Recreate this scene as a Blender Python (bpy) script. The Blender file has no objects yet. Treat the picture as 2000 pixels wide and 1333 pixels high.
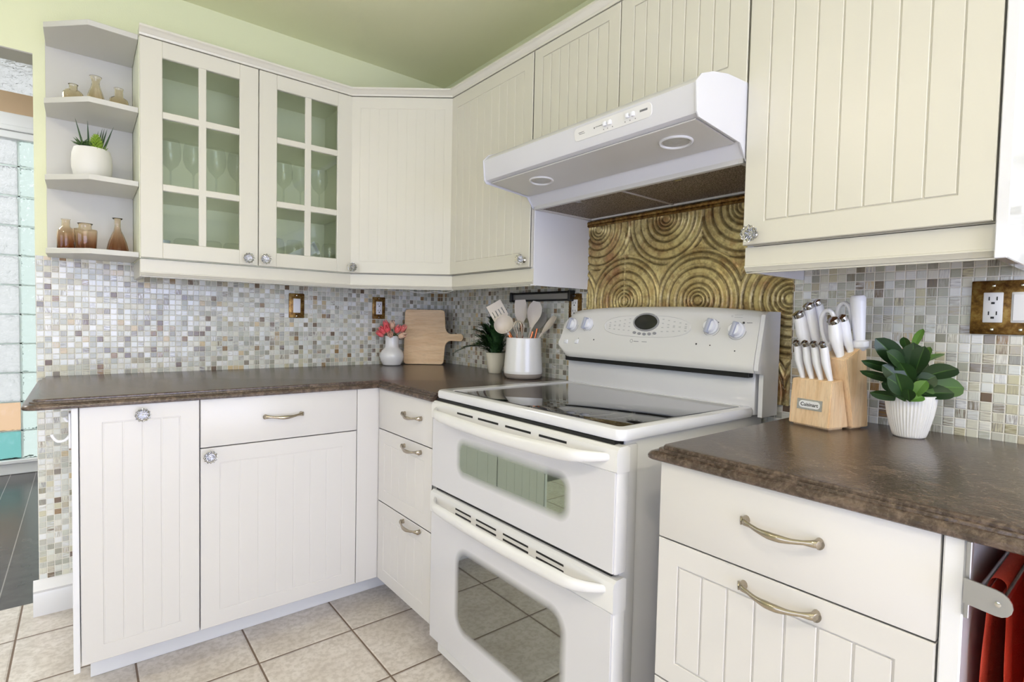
import bpy, bmesh, math, random
from mathutils import Vector, Matrix, noise
random.seed(7)
S = bpy.context.scene
COL = S.collection
PI = math.pi

# ------------------------------------------------------------------ camera
FPX = 1038.91
CAM = Vector((-1.5583, -2.5748, 1.1196))
yaw, pit, rol = math.radians(38.884), math.radians(-2.1856), math.radians(1.2323)
fw = Vector((math.sin(yaw)*math.cos(pit), math.cos(yaw)*math.cos(pit), math.sin(pit)))
rt = Vector((math.cos(yaw), -math.sin(yaw), 0)); up = rt.cross(fw)
rt2 = rt*math.cos(rol) + up*math.sin(rol); up2 = -rt*math.sin(rol) + up*math.cos(rol)
cd = bpy.data.cameras.new('camera'); cam = bpy.data.objects.new('camera', cd); COL.objects.link(cam)
cd.sensor_fit = 'HORIZONTAL'; cd.sensor_width = 36.0; cd.lens = 36.0*FPX/2000.0; cd.clip_start = .02
Mx = Matrix((rt2, up2, -fw)).transposed().to_4x4(); Mx.translation = CAM; cam.matrix_world = Mx
S.camera = cam

# ------------------------------------------------------------------ world, lights, exposure
S.view_settings.view_transform = 'Standard'; S.view_settings.look = 'None'
S.view_settings.gamma = 1.0; S.view_settings.use_curve_mapping = False
S.view_settings.exposure = 0.6
w = bpy.data.worlds.new('sky'); S.world = w; w.use_nodes = True
w.node_tree.nodes['Background'].inputs[0].default_value = (.95, .97, 1.0, 1)
w.node_tree.nodes['Background'].inputs[1].default_value = .66

def area(name, loc, target, sx, sy, power, col=(1, 1, 1), spread=PI):
    l = bpy.data.lights.new(name, 'AREA'); l.shape = 'RECTANGLE'; l.size = sx; l.size_y = sy
    l.energy = power; l.color = col; l.spread = spread
    o = bpy.data.objects.new(name, l); COL.objects.link(o); o.location = loc
    o.rotation_euler = (Vector(target)-Vector(loc)).to_track_quat('-Z', 'Y').to_euler()
    return o
# daylight in the two window openings behind and to the left of the photographer
area('window_light_left', (-5.36, -2.95, 1.35), (0, -2.95, 1.35), 3.2, 1.4, 27, (.60, .67, 1.0))
area('window_light_rear', (-1.6, -6.16, 1.10), (-1.6, 0, 1.15), 2.7, 1.6, 56, (.60, .67, 1.0))
# added fill without a fixture, brightens the room beyond the opening
area('hall_fill', (-3.0, 1.2, 2.75), (-3.0, 1.2, 0), 1.2, 1.2, 34, (.95, .97, 1))
# unseen light added through the rear window; its floor bounce brightens the ceiling
sl = bpy.data.lights.new('bounce_sun', 'SUN'); sl.energy = 27; sl.angle = math.radians(2); sl.color = (.74, .79, 1.0)
so = bpy.data.objects.new('bounce_sun', sl); COL.objects.link(so); so.rotation_euler = Vector((-.05, .70, -.71)).to_track_quat('-Z', 'Y').to_euler()
# round ceiling lamps (warm)
LAMPS = [(-1.9, -2.9), (-2.6, -1.4), (-1.2, -3.8)]
for i, (x, y) in enumerate(LAMPS):
    l = bpy.data.lights.new('ceiling_lamp_light', 'AREA'); l.shape = 'DISK'; l.size = .16; l.energy = 6; l.color = (1.0, .86, .70)
    o = bpy.data.objects.new('ceiling_lamp_light', l); COL.objects.link(o); o.location = (x, y, 2.352)

# ------------------------------------------------------------------ materials
def lin(c):
    return tuple(((v/255)/12.92 if v/255 <= .04045 else ((v/255+.055)/1.055)**2.4) for v in c)
class NT:
    def __init__(s, name):
        s.m = bpy.data.materials.new(name); s.m.use_nodes = True; s.t = s.m.node_tree
        s.b = s.t.nodes['Principled BSDF']; s.out = s.t.nodes['Material Output']
    def n(s, typ, **k):
        o = s.t.nodes.new(typ)
        for a, v in k.items():
            if a.startswith('i_'):
                o.inputs[int(a[2:])].default_value = v
            else: setattr(o, a, v)
        return o
    def l(s, a, b): s.t.links.new(a, b)
    def math(s, op, a, b=None, c=None):
        o = s.t.nodes.new('ShaderNodeMath'); o.operation = op
        for i, v in enumerate((a, b, c)):
            if v is None: continue
            if isinstance(v, (int, float)): o.inputs[i].default_value = v
            else: s.l(v, o.inputs[i])
        return o.outputs[0]
    def mix(s, f, a, b):
        o = s.t.nodes.new('ShaderNodeMix'); o.data_type = 'RGBA'
        for i, v in ((0, f), (6, a), (7, b)):
            if isinstance(v, (int, float)): o.inputs[i].default_value = v
            elif isinstance(v, tuple): o.inputs[i].default_value = (*v[:3], 1)
            else: s.l(v, o.inputs[i])
        return o.outputs[2]
    def ramp(s, f, stops, interp='LINEAR'):
        o = s.t.nodes.new('ShaderNodeValToRGB'); o.color_ramp.interpolation = interp
        e = o.color_ramp.elements
        while len(e) < len(stops): e.new(.5)
        for i, (p, c) in enumerate(stops): e[i].position = p; e[i].color = (*c, 1)
        s.l(f, o.inputs[0]); return o.outputs[0]
    def coord(s):
        return s.n('ShaderNodeTexCoord').outputs['Object']
    def noise(s, vec, scale, detail=3, rough=.5):
        o = s.n('ShaderNodeTexNoise'); o.inputs['Scale'].default_value = scale
        o.inputs['Detail'].default_value = detail; o.inputs['Roughness'].default_value = rough
        if vec is not None: s.l(vec, o.inputs['Vector'])
        return o
    def bump(s, h, dist, strength=1.0):
        o = s.n('ShaderNodeBump'); o.inputs['Distance'].default_value = dist; o.inputs['Strength'].default_value = strength
        s.l(h, o.inputs['Height']); s.l(o.outputs[0], s.b.inputs['Normal'])
    def base(s, c):
        if isinstance(c, tuple): s.b.inputs['Base Color'].default_value = (*c[:3], 1)
        else: s.l(c, s.b.inputs['Base Color'])
    def set(s, **k):
        for a, v in k.items():
            s.b.inputs[a.replace('_', ' ')].default_value = v
def plain(name, c, rough=.5, metal=0., var=.0, vscale=8, bump=0., bscale=60, coat=0., spec=.5):
    t = NT(name); co = t.coord()
    if var:
        nz = t.noise(co, vscale, 3); a = tuple(v*(1-var) for v in c); b = tuple(min(1, v*(1+var)) for v in c)
        t.base(t.mix(nz.outputs[0], a, b))
    else: t.base(c)
    t.set(Roughness=rough, Metallic=metal); t.b.inputs['Coat Weight'].default_value = coat
    t.b.inputs['Specular IOR Level'].default_value = spec
    if bump:
        nb = t.noise(co, bscale, 3); t.bump(nb.outputs[0], bump)
    return t.m
M = {}
M['cream'] = plain('cream_cabinet_paint', lin((216, 212, 197)), .3, var=.012, vscale=3)
M['interior_lit'] = plain('cream_interior_lit', lin((238, 240, 216)), .5, var=.01)  # cabinet cream lightened, window light on the inside put into the colour
M['cream_cool_lit'] = plain('cream_cabinet_paint_cool_lit', lin((217, 214, 211)), .3, var=.012, vscale=3)  # same cabinet paint, cooler light on the base units put into the colour
M['white_gloss'] = plain('glossy_white_panel', lin((230, 230, 233)), .10, var=.01, coat=.5)
M['shelf_white'] = plain('white_shelf_paint', lin((204, 202, 193)), .35, var=.01)
M['trim_white'] = plain('white_trim_paint', lin((238, 238, 238)), .3, var=.01)
M['wall_paint'] = plain('green_wall_paint', lin((230, 232, 193)), .6, var=.02, vscale=2, bump=.0004, bscale=250)
M['ceiling_paint'] = plain('green_ceiling_paint', lin((238, 239, 202)), .7, var=.02, vscale=2, bump=.0004, bscale=250)
M['hall_paint'] = plain('pale_hall_paint', lin((232, 232, 226)), .7, var=.02)
M['tan'] = plain('tan_paint', lin((200, 172, 140)), .7, var=.02)
M['grey_paint'] = plain('grey_soffit_paint', lin((175, 172, 165)), .7, var=.02)
M['enamel'] = plain('white_enamel', lin((226, 226, 230)), .16, var=.006, coat=.3)
M['hood_white'] = plain('white_hood_enamel', lin((214, 214, 219)), .2, var=.006, coat=.2)
M['enamel_mat'] = plain('white_appliance_plastic', lin((226, 225, 224)), .3, var=.006)
M['hood_under'] = plain('hood_underside_enamel', lin((205, 203, 200)), .3, var=.02)
M['black'] = plain('black_gap', lin((16, 16, 17)), .5, var=.1)
M['dark_plastic'] = plain('dark_plastic', lin((24, 24, 22)), .25, var=.1)
M['steel'] = plain('brushed_steel', lin((190, 188, 184)), .25, 1., var=.06, vscale=60)
M['bracket_grey'] = plain('grey_metal_plate', lin((165, 164, 162)), .38, .7, var=.05, vscale=40)
M['nickel'] = plain('aged_nickel', lin((176, 166, 150)), .24, 1., var=.12, vscale=90)
M['chrome'] = plain('chrome_cap', lin((205, 203, 200)), .12, 1., var=.05)
M['white_ceramic'] = plain('white_ceramic', lin((240, 239, 238)), .22, var=.01, coat=.4)
M['matte_ceramic'] = plain('matte_white_ceramic', lin((228, 225, 216)), .5, var=.015)
M['cream_ceramic'] = plain('cream_ceramic', lin((232, 226, 208)), .35, var=.02)
M['stoneware'] = plain('unglazed_stoneware', lin((172, 162, 152)), .7, var=.05, vscale=40)
M['knife_white'] = plain('white_knife_handle', lin((240, 240, 244)), .3, var=.005)
M['whisk_wire'] = plain('pale_metal_wire', lin((214, 204, 188)), .3, .4, var=.03)
M['silicone'] = plain('beige_silicone', lin((215, 205, 192)), .5, var=.02)
M['silicone_grey'] = plain('grey_silicone', lin((150, 147, 142)), .5, var=.03)
M['copper'] = plain('copper_handle', lin((214, 128, 84)), .25, 1., var=.1, vscale=50)
M['wire'] = plain('thin_white_cable', lin((215, 214, 208)), .5, var=.02)
M['plastic_white'] = plain('white_outlet_plastic', lin((238, 238, 240)), .3, var=.01)
M['soil'] = plain('dark_moss', lin((52, 42, 30)), .9, var=.4, vscale=60, bump=.003, bscale=90)
M['knob_white'] = plain('white_knob_plastic', lin((240, 241, 246)), .2, var=.01, coat=.3)
M['knob_grey'] = plain('grey_knob_grip', lin((178, 182, 196)), .3, var=.01)
M['grey_print'] = plain('grey_print', lin((120, 120, 122)), .5, var=.05)
M['light_print'] = plain('pale_grey_print', lin((196, 196, 196)), .5, var=.05)
M['dark_print'] = plain('dark_print', lin((50, 48, 50)), .5, var=.05)
M['btn_grey'] = plain('grey_button', lin((150, 150, 154)), .4, var=.03)
M['lens'] = plain('frosted_lamp_lens', lin((178, 177, 172)), .25, var=.12, vscale=120, bump=.0006, bscale=160)
M['orange_cloth'] = plain('coral_towel', lin((244, 112, 86)), .9, var=.1, vscale=30, bump=.0015, bscale=400)
M['pink_cloth'] = plain('pale_coral_towel', lin((240, 140, 118)), .9, var=.1, vscale=30, bump=.0015, bscale=400)
M['raw_wood'] = plain('raw_board_underside', lin((150, 105, 66)), .6, var=.2, vscale=25)
M['lamp_lens'] = NT('warm_lamp_lens').m
_b = M['lamp_lens'].node_tree.nodes['Principled BSDF']; _b.inputs['Emission Color'].default_value = (1, .82, .62, 1); _b.inputs['Emission Strength'].default_value = 6

def glass(name, c, rough=.0, ior=1.45, grad=None, bump=None):
    t = NT(name); t.set(Roughness=rough); t.b.inputs['Transmission Weight'].default_value = 1.; t.b.inputs['IOR'].default_value = ior
    if grad:
        z0, z1, c0, c1 = grad; co = t.coord(); sp = t.n('ShaderNodeSeparateXYZ'); t.l(co, sp.inputs[0])
        f = t.math('DIVIDE', t.math('SUBTRACT', sp.outputs[2], z0), z1-z0)
        t.base(t.ramp(f, [(0, c0), (1, c1)]))
    else: t.base(c)
    if bump:
        nb = t.noise(t.coord(), bump[0], 2); t.bump(nb.outputs[0], bump[1])
    return t.m
M['clear_glass'] = glass('clear_glass', (.97, .99, .97))
M['crystal'] = glass('crystal_knob_glass', (.98, .97, .94), 0, 1.5)
# thin pane: mostly clear with a faint mirror
t = NT('cabinet_pane_glass'); tr = t.n('ShaderNodeBsdfTransparent'); tr.inputs[0].default_value = (.96, .985, .94, 1)
gl = t.n('ShaderNodeBsdfGlossy'); gl.inputs['Roughness'].default_value = .01
fr = t.n('ShaderNodeFresnel'); fr.inputs[0].default_value = 1.5; ms = t.n('ShaderNodeMixShader')
t.l(t.math('MULTIPLY', fr.outputs[0], .8), ms.inputs[0]); t.l(tr.outputs[0], ms.inputs[1]); t.l(gl.outputs[0], ms.inputs[2]); t.l(ms.outputs[0], t.out.inputs[0])
M['pane'] = t.m
# thin-walled drinking glass
t = NT('thin_stemware_glass'); tr = t.n('ShaderNodeBsdfTransparent'); tr.inputs[0].default_value = (.955, .965, .945, 1)
gl = t.n('ShaderNodeBsdfGlossy'); gl.inputs['Roughness'].default_value = .02
lw = t.n('ShaderNodeLayerWeight'); lw.inputs[0].default_value = .25; ms = t.n('ShaderNodeMixShader')
t.l(t.math('ADD', t.math('MULTIPLY', t.math('POWER', lw.outputs[1], 2.5), .5), .045), ms.inputs[0]); t.l(tr.outputs[0], ms.inputs[1]); t.l(gl.outputs[0], ms.inputs[2]); t.l(ms.outputs[0], t.out.inputs[0])
M['stemware'] = t.m

def tile_nodes(t, axis, pitch, u0=0., z0=0., grout=.08):
    sp = t.n('ShaderNodeSeparateXYZ'); t.l(t.coord(), sp.inputs[0])
    u = t.math('DIVIDE', t.math('SUBTRACT', sp.outputs[axis[0]], u0), pitch)
    v = t.math('DIVIDE', t.math('SUBTRACT', sp.outputs[axis[1]], z0), pitch)
    fu, fv = t.math('FRACT', u), t.math('FRACT', v)
    iu, iv = t.math('FLOOR', u), t.math('FLOOR', v)
    du = t.math('ABSOLUTE', t.math('SUBTRACT', fu, .5)); dv = t.math('ABSOLUTE', t.math('SUBTRACT', fv, .5))
    d = t.math('MAXIMUM', du, dv)
    return u, v, fu, fv, iu, iv, d
def mosaic(name, axis):
    t = NT(name); P = .0214
    u, v, fu, fv, iu, iv, d = tile_nodes(t, axis, P, 0, .88-.004)
    cb = t.n('ShaderNodeCombineXYZ'); t.l(iu, cb.inputs[0]); t.l(iv, cb.inputs[1])
    wn = t.n('ShaderNodeTexWhiteNoise'); wn.noise_dimensions = '2D'; t.l(cb.outputs[0], wn.inputs['Vector'])
    cb2 = t.n('ShaderNodeCombineXYZ'); t.l(t.math('ADD', iu, 37.3), cb2.inputs[0]); t.l(t.math('ADD', iv, 11.7), cb2.inputs[1])
    wn2 = t.n('ShaderNodeTexWhiteNoise'); wn2.noise_dimensions = '2D'; t.l(cb2.outputs[0], wn2.inputs['Vector'])
    r2 = t.n('ShaderNodeSeparateColor'); t.l(wn2.outputs['Color'], r2.inputs[0])
    BR = 1.10
    g = [(203, 205, 196), (187, 189, 178), (217, 219, 216), (167, 169, 156), (201, 200, 184), (178, 178, 168), (212, 211, 201), (190, 186, 160), (150, 149, 136), (208, 211, 208), (172, 164, 142), (130, 122, 108), (192, 174, 138), (108, 88, 68), (138, 110, 72)]
    ps = [0, .13, .24, .35, .44, .52, .60, .68, .745, .79, .85, .885, .915, .945, .975]
    col = t.ramp(wn.outputs['Value'], [(p, lin(tuple(min(240, v*BR) for v in c))) for p, c in zip(ps, g)], 'CONSTANT')
    # streaks running along or across each tile
    sw = t.math('GREATER_THAN', r2.outputs[0], .5)
    mu = t.n('ShaderNodeMix'); mu.data_type = 'FLOAT'; t.l(sw, mu.inputs[0]); t.l(fu, mu.inputs[2]); t.l(fv, mu.inputs[3])
    mv = t.n('ShaderNodeMix'); mv.data_type = 'FLOAT'; t.l(sw, mv.inputs[0]); t.l(fv, mv.inputs[2]); t.l(fu, mv.inputs[3])
    cs = t.n('ShaderNodeCombineXYZ'); t.l(t.math('MULTIPLY', mu.outputs[0], 5.6), cs.inputs[0]); t.l(t.math('MULTIPLY', mv.outputs[0], .5), cs.inputs[1])
    t.l(t.math('MULTIPLY', wn2.outputs['Value'], 91.), cs.inputs[2])
    sn = t.noise(cs.outputs[0], 1.6, 3, .6)
    st = t.ramp(sn.outputs[0], [(.42, (0, 0, 0)), (.60, (1, 1, 1))])
    amt = t.math('MULTIPLY', t.math('POWER', r2.outputs[1], 1.1), .92)
    sc = t.ramp(r2.outputs[2], [(0, lin((120, 96, 66))), (.25, lin((126, 122, 124))), (.5, lin((238, 240, 244))), (1, lin((150, 140, 104)))])
    col = t.mix(t.math('MULTIPLY', st, amt), col, sc)
    gm = t.math('GREATER_THAN', d, .452)
    col = t.mix(gm, col, lin((240, 237, 226)))
    t.base(col)
    t.l(t.math('ADD', t.math('MULTIPLY', gm, .6), .14), t.b.inputs['Roughness'])
    # soft tile edges and a slight tilt of each tile
    edge = t.ramp(d, [(.40, (1, 1, 1)), (.47, (0, 0, 0))])
    tl = t.math('ADD', t.math('MULTIPLY', t.math('SUBTRACT', r2.outputs[0], .5), fu), t.math('MULTIPLY', t.math('SUBTRACT', r2.outputs[2], .5), fv))
    t.bump(t.math('ADD', edge, t.math('MULTIPLY', tl, .8)), .0009)
    return t.m
M['mosaic_a'] = mosaic('glass_mosaic_a', (0, 2)); M['mosaic_b'] = mosaic('glass_mosaic_b', (1, 2))

t = NT('beige_floor_tile')
u, v, fu, fv, iu, iv, d = tile_nodes(t, (0, 1), .3095, -.817, -.7785)
co = t.coord(); n1 = t.noise(co, 9, 5, .6); n2 = t.noise(co, 55, 4, .6)
cb = t.n('ShaderNodeCombineXYZ'); t.l(iu, cb.inputs[0]); t.l(iv, cb.inputs[1]); wn = t.n('ShaderNodeTexWhiteNoise'); wn.noise_dimensions = '2D'; t.l(cb.outputs[0], wn.inputs[0])
col = t.mix(t.ramp(n1.outputs[0], [(.35, (0, 0, 0)), (.68, (1, 1, 1))]), lin((214, 205, 196)), lin((236, 229, 223)))
col = t.mix(t.math('MULTIPLY', t.ramp(n2.outputs[0], [(.42, (1, 1, 1)), (.55, (0, 0, 0))]), .35), col, lin((172, 160, 148)))
col = t.mix(t.math('MULTIPLY', wn.outputs[0], .2), col, lin((192, 184, 172)))
gm = t.math('GREATER_THAN', d, .4905)
t.base(t.mix(gm, col, lin((122, 104, 90)))); t.l(t.math('ADD', t.math('MULTIPLY', gm, .5), .22), t.b.inputs['Roughness'])
t.bump(t.math('ADD', t.ramp(d, [(.475, (1, 1, 1)), (.492, (0, 0, 0))]), t.math('MULTIPLY', n2.outputs[0], .12)), .002)
M['floor_tile'] = t.m

t = NT('dark_hall_plank'); co = t.coord(); mp = t.n('ShaderNodeMapping'); mp.inputs['Rotation'].default_value = (0, 0, math.radians(0)); t.l(co, mp.inputs[0])
sp = t.n('ShaderNodeSeparateXYZ'); t.l(mp.outputs[0], sp.inputs[0])
fu = t.math('FRACT', t.math('DIVIDE', sp.outputs[0], .13)); g = t.math('GREATER_THAN', t.math('ABSOLUTE', t.math('SUBTRACT', fu, .5)), .485)
nz = t.noise(co, 14, 4)
t.base(t.mix(g, t.mix(nz.outputs[0], lin((60, 56, 55)), lin((92, 88, 86))), lin((150, 146, 142)))); t.set(Roughness=.25); M['hall_floor'] = t.m

t = NT('brown_laminate_worktop'); co = t.coord(); n1 = t.noise(co, 26, 6, .68); n2 = t.noise(co, 130, 4, .7); n3 = t.noise(co, 5, 3)
n1.inputs['Distortion'].default_value = 1.2
c = t.ramp(n1.outputs[0], [(.30, lin((50, 39, 33))), (.5, lin((76, 61, 52))), (.66, lin((112, 94, 82)))])
c = t.mix(t.math('MULTIPLY', t.ramp(n2.outputs[0], [(.46, (0, 0, 0)), (.66, (1, 1, 1))]), .36), c, lin((142, 126, 114)))
c = t.mix(t.math('MULTIPLY', n3.outputs[0], .3), c, lin((62, 48, 40)))
t.base(c); t.set(Roughness=.24); t.b.inputs['Specular IOR Level'].default_value = .6
mp = t.n('ShaderNodeMapping'); mp.inputs['Scale'].default_value = (1, 1, 1); t.l(co, mp.inputs[0]); nb = t.noise(mp.outputs[0], 170, 2); t.bump(nb.outputs[0], .0006)
M['worktop'] = t.m

t = NT('ceramic_cooktop_glass'); sp = t.n('ShaderNodeSeparateXYZ'); t.l(t.coord(), sp.inputs[0])
col = lin((20, 19, 21)); nz = t.noise(t.coord(), 900, 1); f = t.math('MULTIPLY', t.math('GREATER_THAN', nz.outputs[0], .66), .25)
col = t.mix(f, col, lin((70, 70, 74)))
for (bx, by, rs) in ((-.55, -1.62, (.135, .09)), (-.55, -1.29, (.10, .055)), (-.26, -1.30, (.10, .07)), (-.27, -1.64, (.115, .08))):
    dx = t.math('SUBTRACT', sp.outputs[0], bx+.35); dy = t.math('SUBTRACT', sp.outputs[1], by+1.47)
    dd = t.math('SQRT', t.math('ADD', t.math('MULTIPLY', dx, dx), t.math('MULTIPLY', dy, dy)))
    for r in rs:
        for k in (0, .006):
            e = t.math('LESS_THAN', t.math('ABSOLUTE', t.math('SUBTRACT', dd, r-k)), .0011)
            col = t.mix(t.math('MULTIPLY', e, .7), col, lin((140, 140, 146)))
t.base(col); t.set(Roughness=.03); t.b.inputs['Specular IOR Level'].default_value = 1.0; t.b.inputs['IOR'].default_value = 1.65; M['cooktop'] = t.m

def oven_glass(name, yc, zc, hy, hz, r, tint):
    yc += 1.47
    t = NT(name); sp = t.n('ShaderNodeSeparateXYZ'); t.l(t.coord(), sp.inputs[0])
    qx = t.math('SUBTRACT', t.math('ABSOLUTE', t.math('SUBTRACT', sp.outputs[1], yc)), hy-r)
    qz = t.math('SUBTRACT', t.math('ABSOLUTE', t.math('SUBTRACT', sp.outputs[2], zc)), hz-r)
    ax, az = t.math('MAXIMUM', qx, 0.), t.math('MAXIMUM', qz, 0.)
    l = t.math('SQRT', t.math('ADD', t.math('MULTIPLY', ax, ax), t.math('MULTIPLY', az, az)))
    dd = t.math('SUBTRACT', t.math('ADD', l, t.math('MINIMUM', t.math('MAXIMUM', qx, qz), 0.)), r)
    mk = t.ramp(t.math('ADD', t.math('MULTIPLY', dd, 20.), .5), [(.25, (0, 0, 0)), (.75, (1, 1, 1))])
    d1 = t.n('ShaderNodeBsdfPrincipled'); d1.inputs['Base Color'].default_value = (*lin((212, 211, 214)), 1); d1.inputs['Roughness'].default_value = .03
    d2 = t.n('ShaderNodeBsdfPrincipled'); d2.inputs['Base Color'].default_value = (*tint, 1); d2.inputs['Roughness'].default_value = .02; d2.inputs['Metallic'].default_value = .95
    ms = t.n('ShaderNodeMixShader'); t.l(mk, ms.inputs[0]); t.l(d2.outputs[0], ms.inputs[1]); t.l(d1.outputs[0], ms.inputs[2]); t.l(ms.outputs[0], t.out.inputs[0])
    return t.m
M['oven_upper'] = oven_glass('upper_oven_glass', -1.481, .709, .230, .050, .03, (.33, .38, .30))
M['oven_lower'] = oven_glass('lower_oven_glass', -1.481, .310, .228, .123, .05, (.30, .31, .29))

t = NT('antique_brass_relief'); co = t.coord(); at = t.n('ShaderNodeAttribute'); at.attribute_name = 'patina'
n1 = t.noise(co, 9, 5, .65); n2 = t.noise(co, 60, 4, .7)
c = t.ramp(n1.outputs[0], [(.33, lin((168, 128, 84))), (.45, lin((190, 168, 112))), (.58, lin((212, 196, 140))), (.70, lin((166, 122, 76)))])
c = t.mix(t.math('MULTIPLY', t.ramp(n2.outputs[0], [(.45, (0, 0, 0)), (.62, (1, 1, 1))]), .45), c, lin((96, 66, 36)))
c = t.mix(at.outputs['Fac'], c, lin((46, 27, 12)))
t.base(c); t.set(Metallic=.35, Roughness=.30); t.bump(n2.outputs[0], .0006); M['brass'] = t.m
t = NT('antique_brass_plate'); co = t.coord(); n1 = t.noise(co, 60, 5, .65)
t.base(t.ramp(n1.outputs[0], [(.36, lin((84, 58, 26))), (.5, lin((128, 94, 44))), (.64, lin((158, 130, 74)))])); t.set(Metallic=.7, Roughness=.33); t.bump(n1.outputs[0], .0005); M['plate'] = t.m

def wood(name, c0, c1, axis_scale, sc=1.):
    t = NT(name); co = t.coord(); mp = t.n('ShaderNodeMapping'); mp.inputs['Scale'].default_value = axis_scale; t.l(co, mp.inputs[0])
    a = t.noise(mp.outputs[0], 14*sc, 5, .6); b = t.noise(mp.outputs[0], 60*sc, 3, .6)
    c = t.mix(t.ramp(a.outputs[0], [(.35, (0, 0, 0)), (.65, (1, 1, 1))]), c0, c1)
    c = t.mix(t.math('MULTIPLY', t.ramp(b.outputs[0], [(.5, (0, 0, 0)), (.65, (1, 1, 1))]), .25), c, tuple(v*.6 for v in c0))
    t.base(c); t.set(Roughness=.42); return t.m
M['board_wood'] = wood('light_acacia_board', lin((226, 188, 142)), lin((242, 212, 172)), (.5, .5, 4.5))
M['block_wood'] = wood('pale_maple_block', lin((232, 194, 148)), lin((244, 216, 180)), (4, 4, .5))

def leafmat(name, c0, c1, rough=.35):
    t = NT(name); at = t.n('ShaderNodeAttribute'); at.attribute_name = 'tint'
    nz = t.noise(t.coord(), 40, 3)
    c = t.mix(nz.outputs[0], c0, tuple(v*1.5 for v in c0)); t.base(t.mix(at.outputs['Fac'], c, c1)); t.set(Roughness=rough)
    return t.m
M['leaf'] = leafmat('glossy_dark_leaf', lin((22, 44, 22)), lin((104, 150, 66)), .38)
M['fern'] = leafmat('fern_green', lin((26, 62, 26)), lin((108, 150, 66)), .6)
M['succ'] = leafmat('succulent_green', lin((52, 78, 50)), lin((160, 190, 70)), .5)
M['tulip'] = leafmat('coral_petal', lin((226, 84, 92)), lin((236, 206, 176)), .5)
M['stem'] = plain('green_stem', lin((70, 90, 40)), .5, var=.2, vscale=40)

# glass blocks: wavy clear glass against the daylight
t = NT('wavy_glass_block'); nz = t.noise(t.coord(), 26, 3, .6); nz.inputs['Distortion'].default_value = 1.4
t.set(Roughness=.05); t.b.inputs['Transmission Weight'].default_value = .85; t.base((.97, .99, .98)); t.b.inputs['IOR'].default_value = 1.3; t.bump(nz.outputs[0], .02); M['glass_block'] = t.m
M['mint_block'] = glass('mint_glass_block', (.80, .94, .87), .1, 1.3, bump=(26, .02))
M['mortar'] = plain('pale_mortar', lin((226, 240, 234)), .5, var=.04)
M['stain_orange'] = glass('orange_stained_glass', (.95, .66, .42), .2, 1.3, grad=None, bump=(20, .01))
M['stain_teal'] = glass('teal_stained_glass', (.25, .62, .58), .2, 1.3, grad=None, bump=(20, .01))

# ------------------------------------------------------------------ geometry helpers
def B(): return bmesh.new()
def box(bm, x0, x1, y0, y1, z0, z1, bev=0., seg=1, T=None):
    x0, x1 = sorted((x0, x1)); y0, y1 = sorted((y0, y1)); z0, z1 = sorted((z0, z1))
    r = bmesh.ops.create_cube(bm, size=1.); vs = r['verts']
    for v in vs:
        v.co = Vector((x0+(v.co.x+.5)*(x1-x0), y0+(v.co.y+.5)*(y1-y0), z0+(v.co.z+.5)*(z1-z0)))
    if bev > 0:
        es = list({e for v in vs for e in v.link_edges})
        r = bmesh.ops.bevel(bm, geom=es, offset=min(bev, .45*min(x1-x0, y1-y0, z1-z0)), segments=seg, affect='EDGES', profile=.5)
        vs = list({v for f in r['faces'] for v in f.verts} | {v for v in vs if v.is_valid})
    if T is not None:
        for v in vs: v.co = T @ v.co
    return vs
def prism(bm, poly, fn):
    """poly: 2D points; fn(p, t) -> 3D for t in (0,1)."""
    a = [bm.verts.new(fn(p, 0)) for p in poly]; b = [bm.verts.new(fn(p, 1)) for p in poly]
    n = len(poly)
    for i in range(n): bm.faces.new((a[i], a[(i+1) % n], b[(i+1) % n], b[i]))
    bm.faces.new(a[::-1]); bm.faces.new(b)
    return a+b
def rings(bm, loops, cap0=True, cap1=True, closed=True):
    R = [[bm.verts.new(p) for p in l] for l in loops]
    for a, b in zip(R, R[1:]):
        n = len(a)
        for i in range(n if closed else n-1): bm.faces.new((a[i], a[(i+1) % n], b[(i+1) % n], b[i]))
    if cap0: bm.faces.new(R[0][::-1])
    if cap1: bm.faces.new(R[-1])
    return R
def lathe(bm, prof, seg=32, cx=0, cy=0, cz=0, mod=None, cap=True):
    loops = []
    for (r, z) in prof:
        loops.append([(cx+(r*(mod(2*PI*i/seg, z) if mod else 1))*math.cos(2*PI*i/seg), cy+(r*(mod(2*PI*i/seg, z) if mod else 1))*math.sin(2*PI*i/seg), cz+z) for i in range(seg)])
    return rings(bm, loops, cap, cap)
def sweep(bm, pts, rad, seg=10, flat=1., upv=(0, 0, 1), cap=True):
    pts = [Vector(p) for p in pts]; n = len(pts); loops = []
    if not isinstance(rad, (list, tuple)): rad = [rad]*n
    U = Vector(upv)
    for i, p in enumerate(pts):
        d = (pts[min(i+1, n-1)]-pts[max(i-1, 0)]).normalized()
        s = d.cross(U)
        if s.length < 1e-4: s = d.cross(Vector((1, 0, 0)))
        s.normalize(); q = s.cross(d).normalized()
        loops.append([p + s*math.cos(2*PI*k/seg)*rad[i]*flat + q*math.sin(2*PI*k/seg)*rad[i] for k in range(seg)])
    return rings(bm, loops, cap, cap)
def smooth_path(pts, k=4):
    pts = [Vector(p) for p in pts]; out = []
    for i in range(len(pts)-1):
        p0 = pts[max(i-1, 0)]; p1 = pts[i]; p2 = pts[i+1]; p3 = pts[min(i+2, len(pts)-1)]
        for j in range(k):
            t = j/k; out.append(.5*((2*p1)+(-p0+p2)*t+(2*p0-5*p1+4*p2-p3)*t*t+(-p0+3*p1-3*p2+p3)*t**3))
    out.append(pts[-1]); return out
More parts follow.
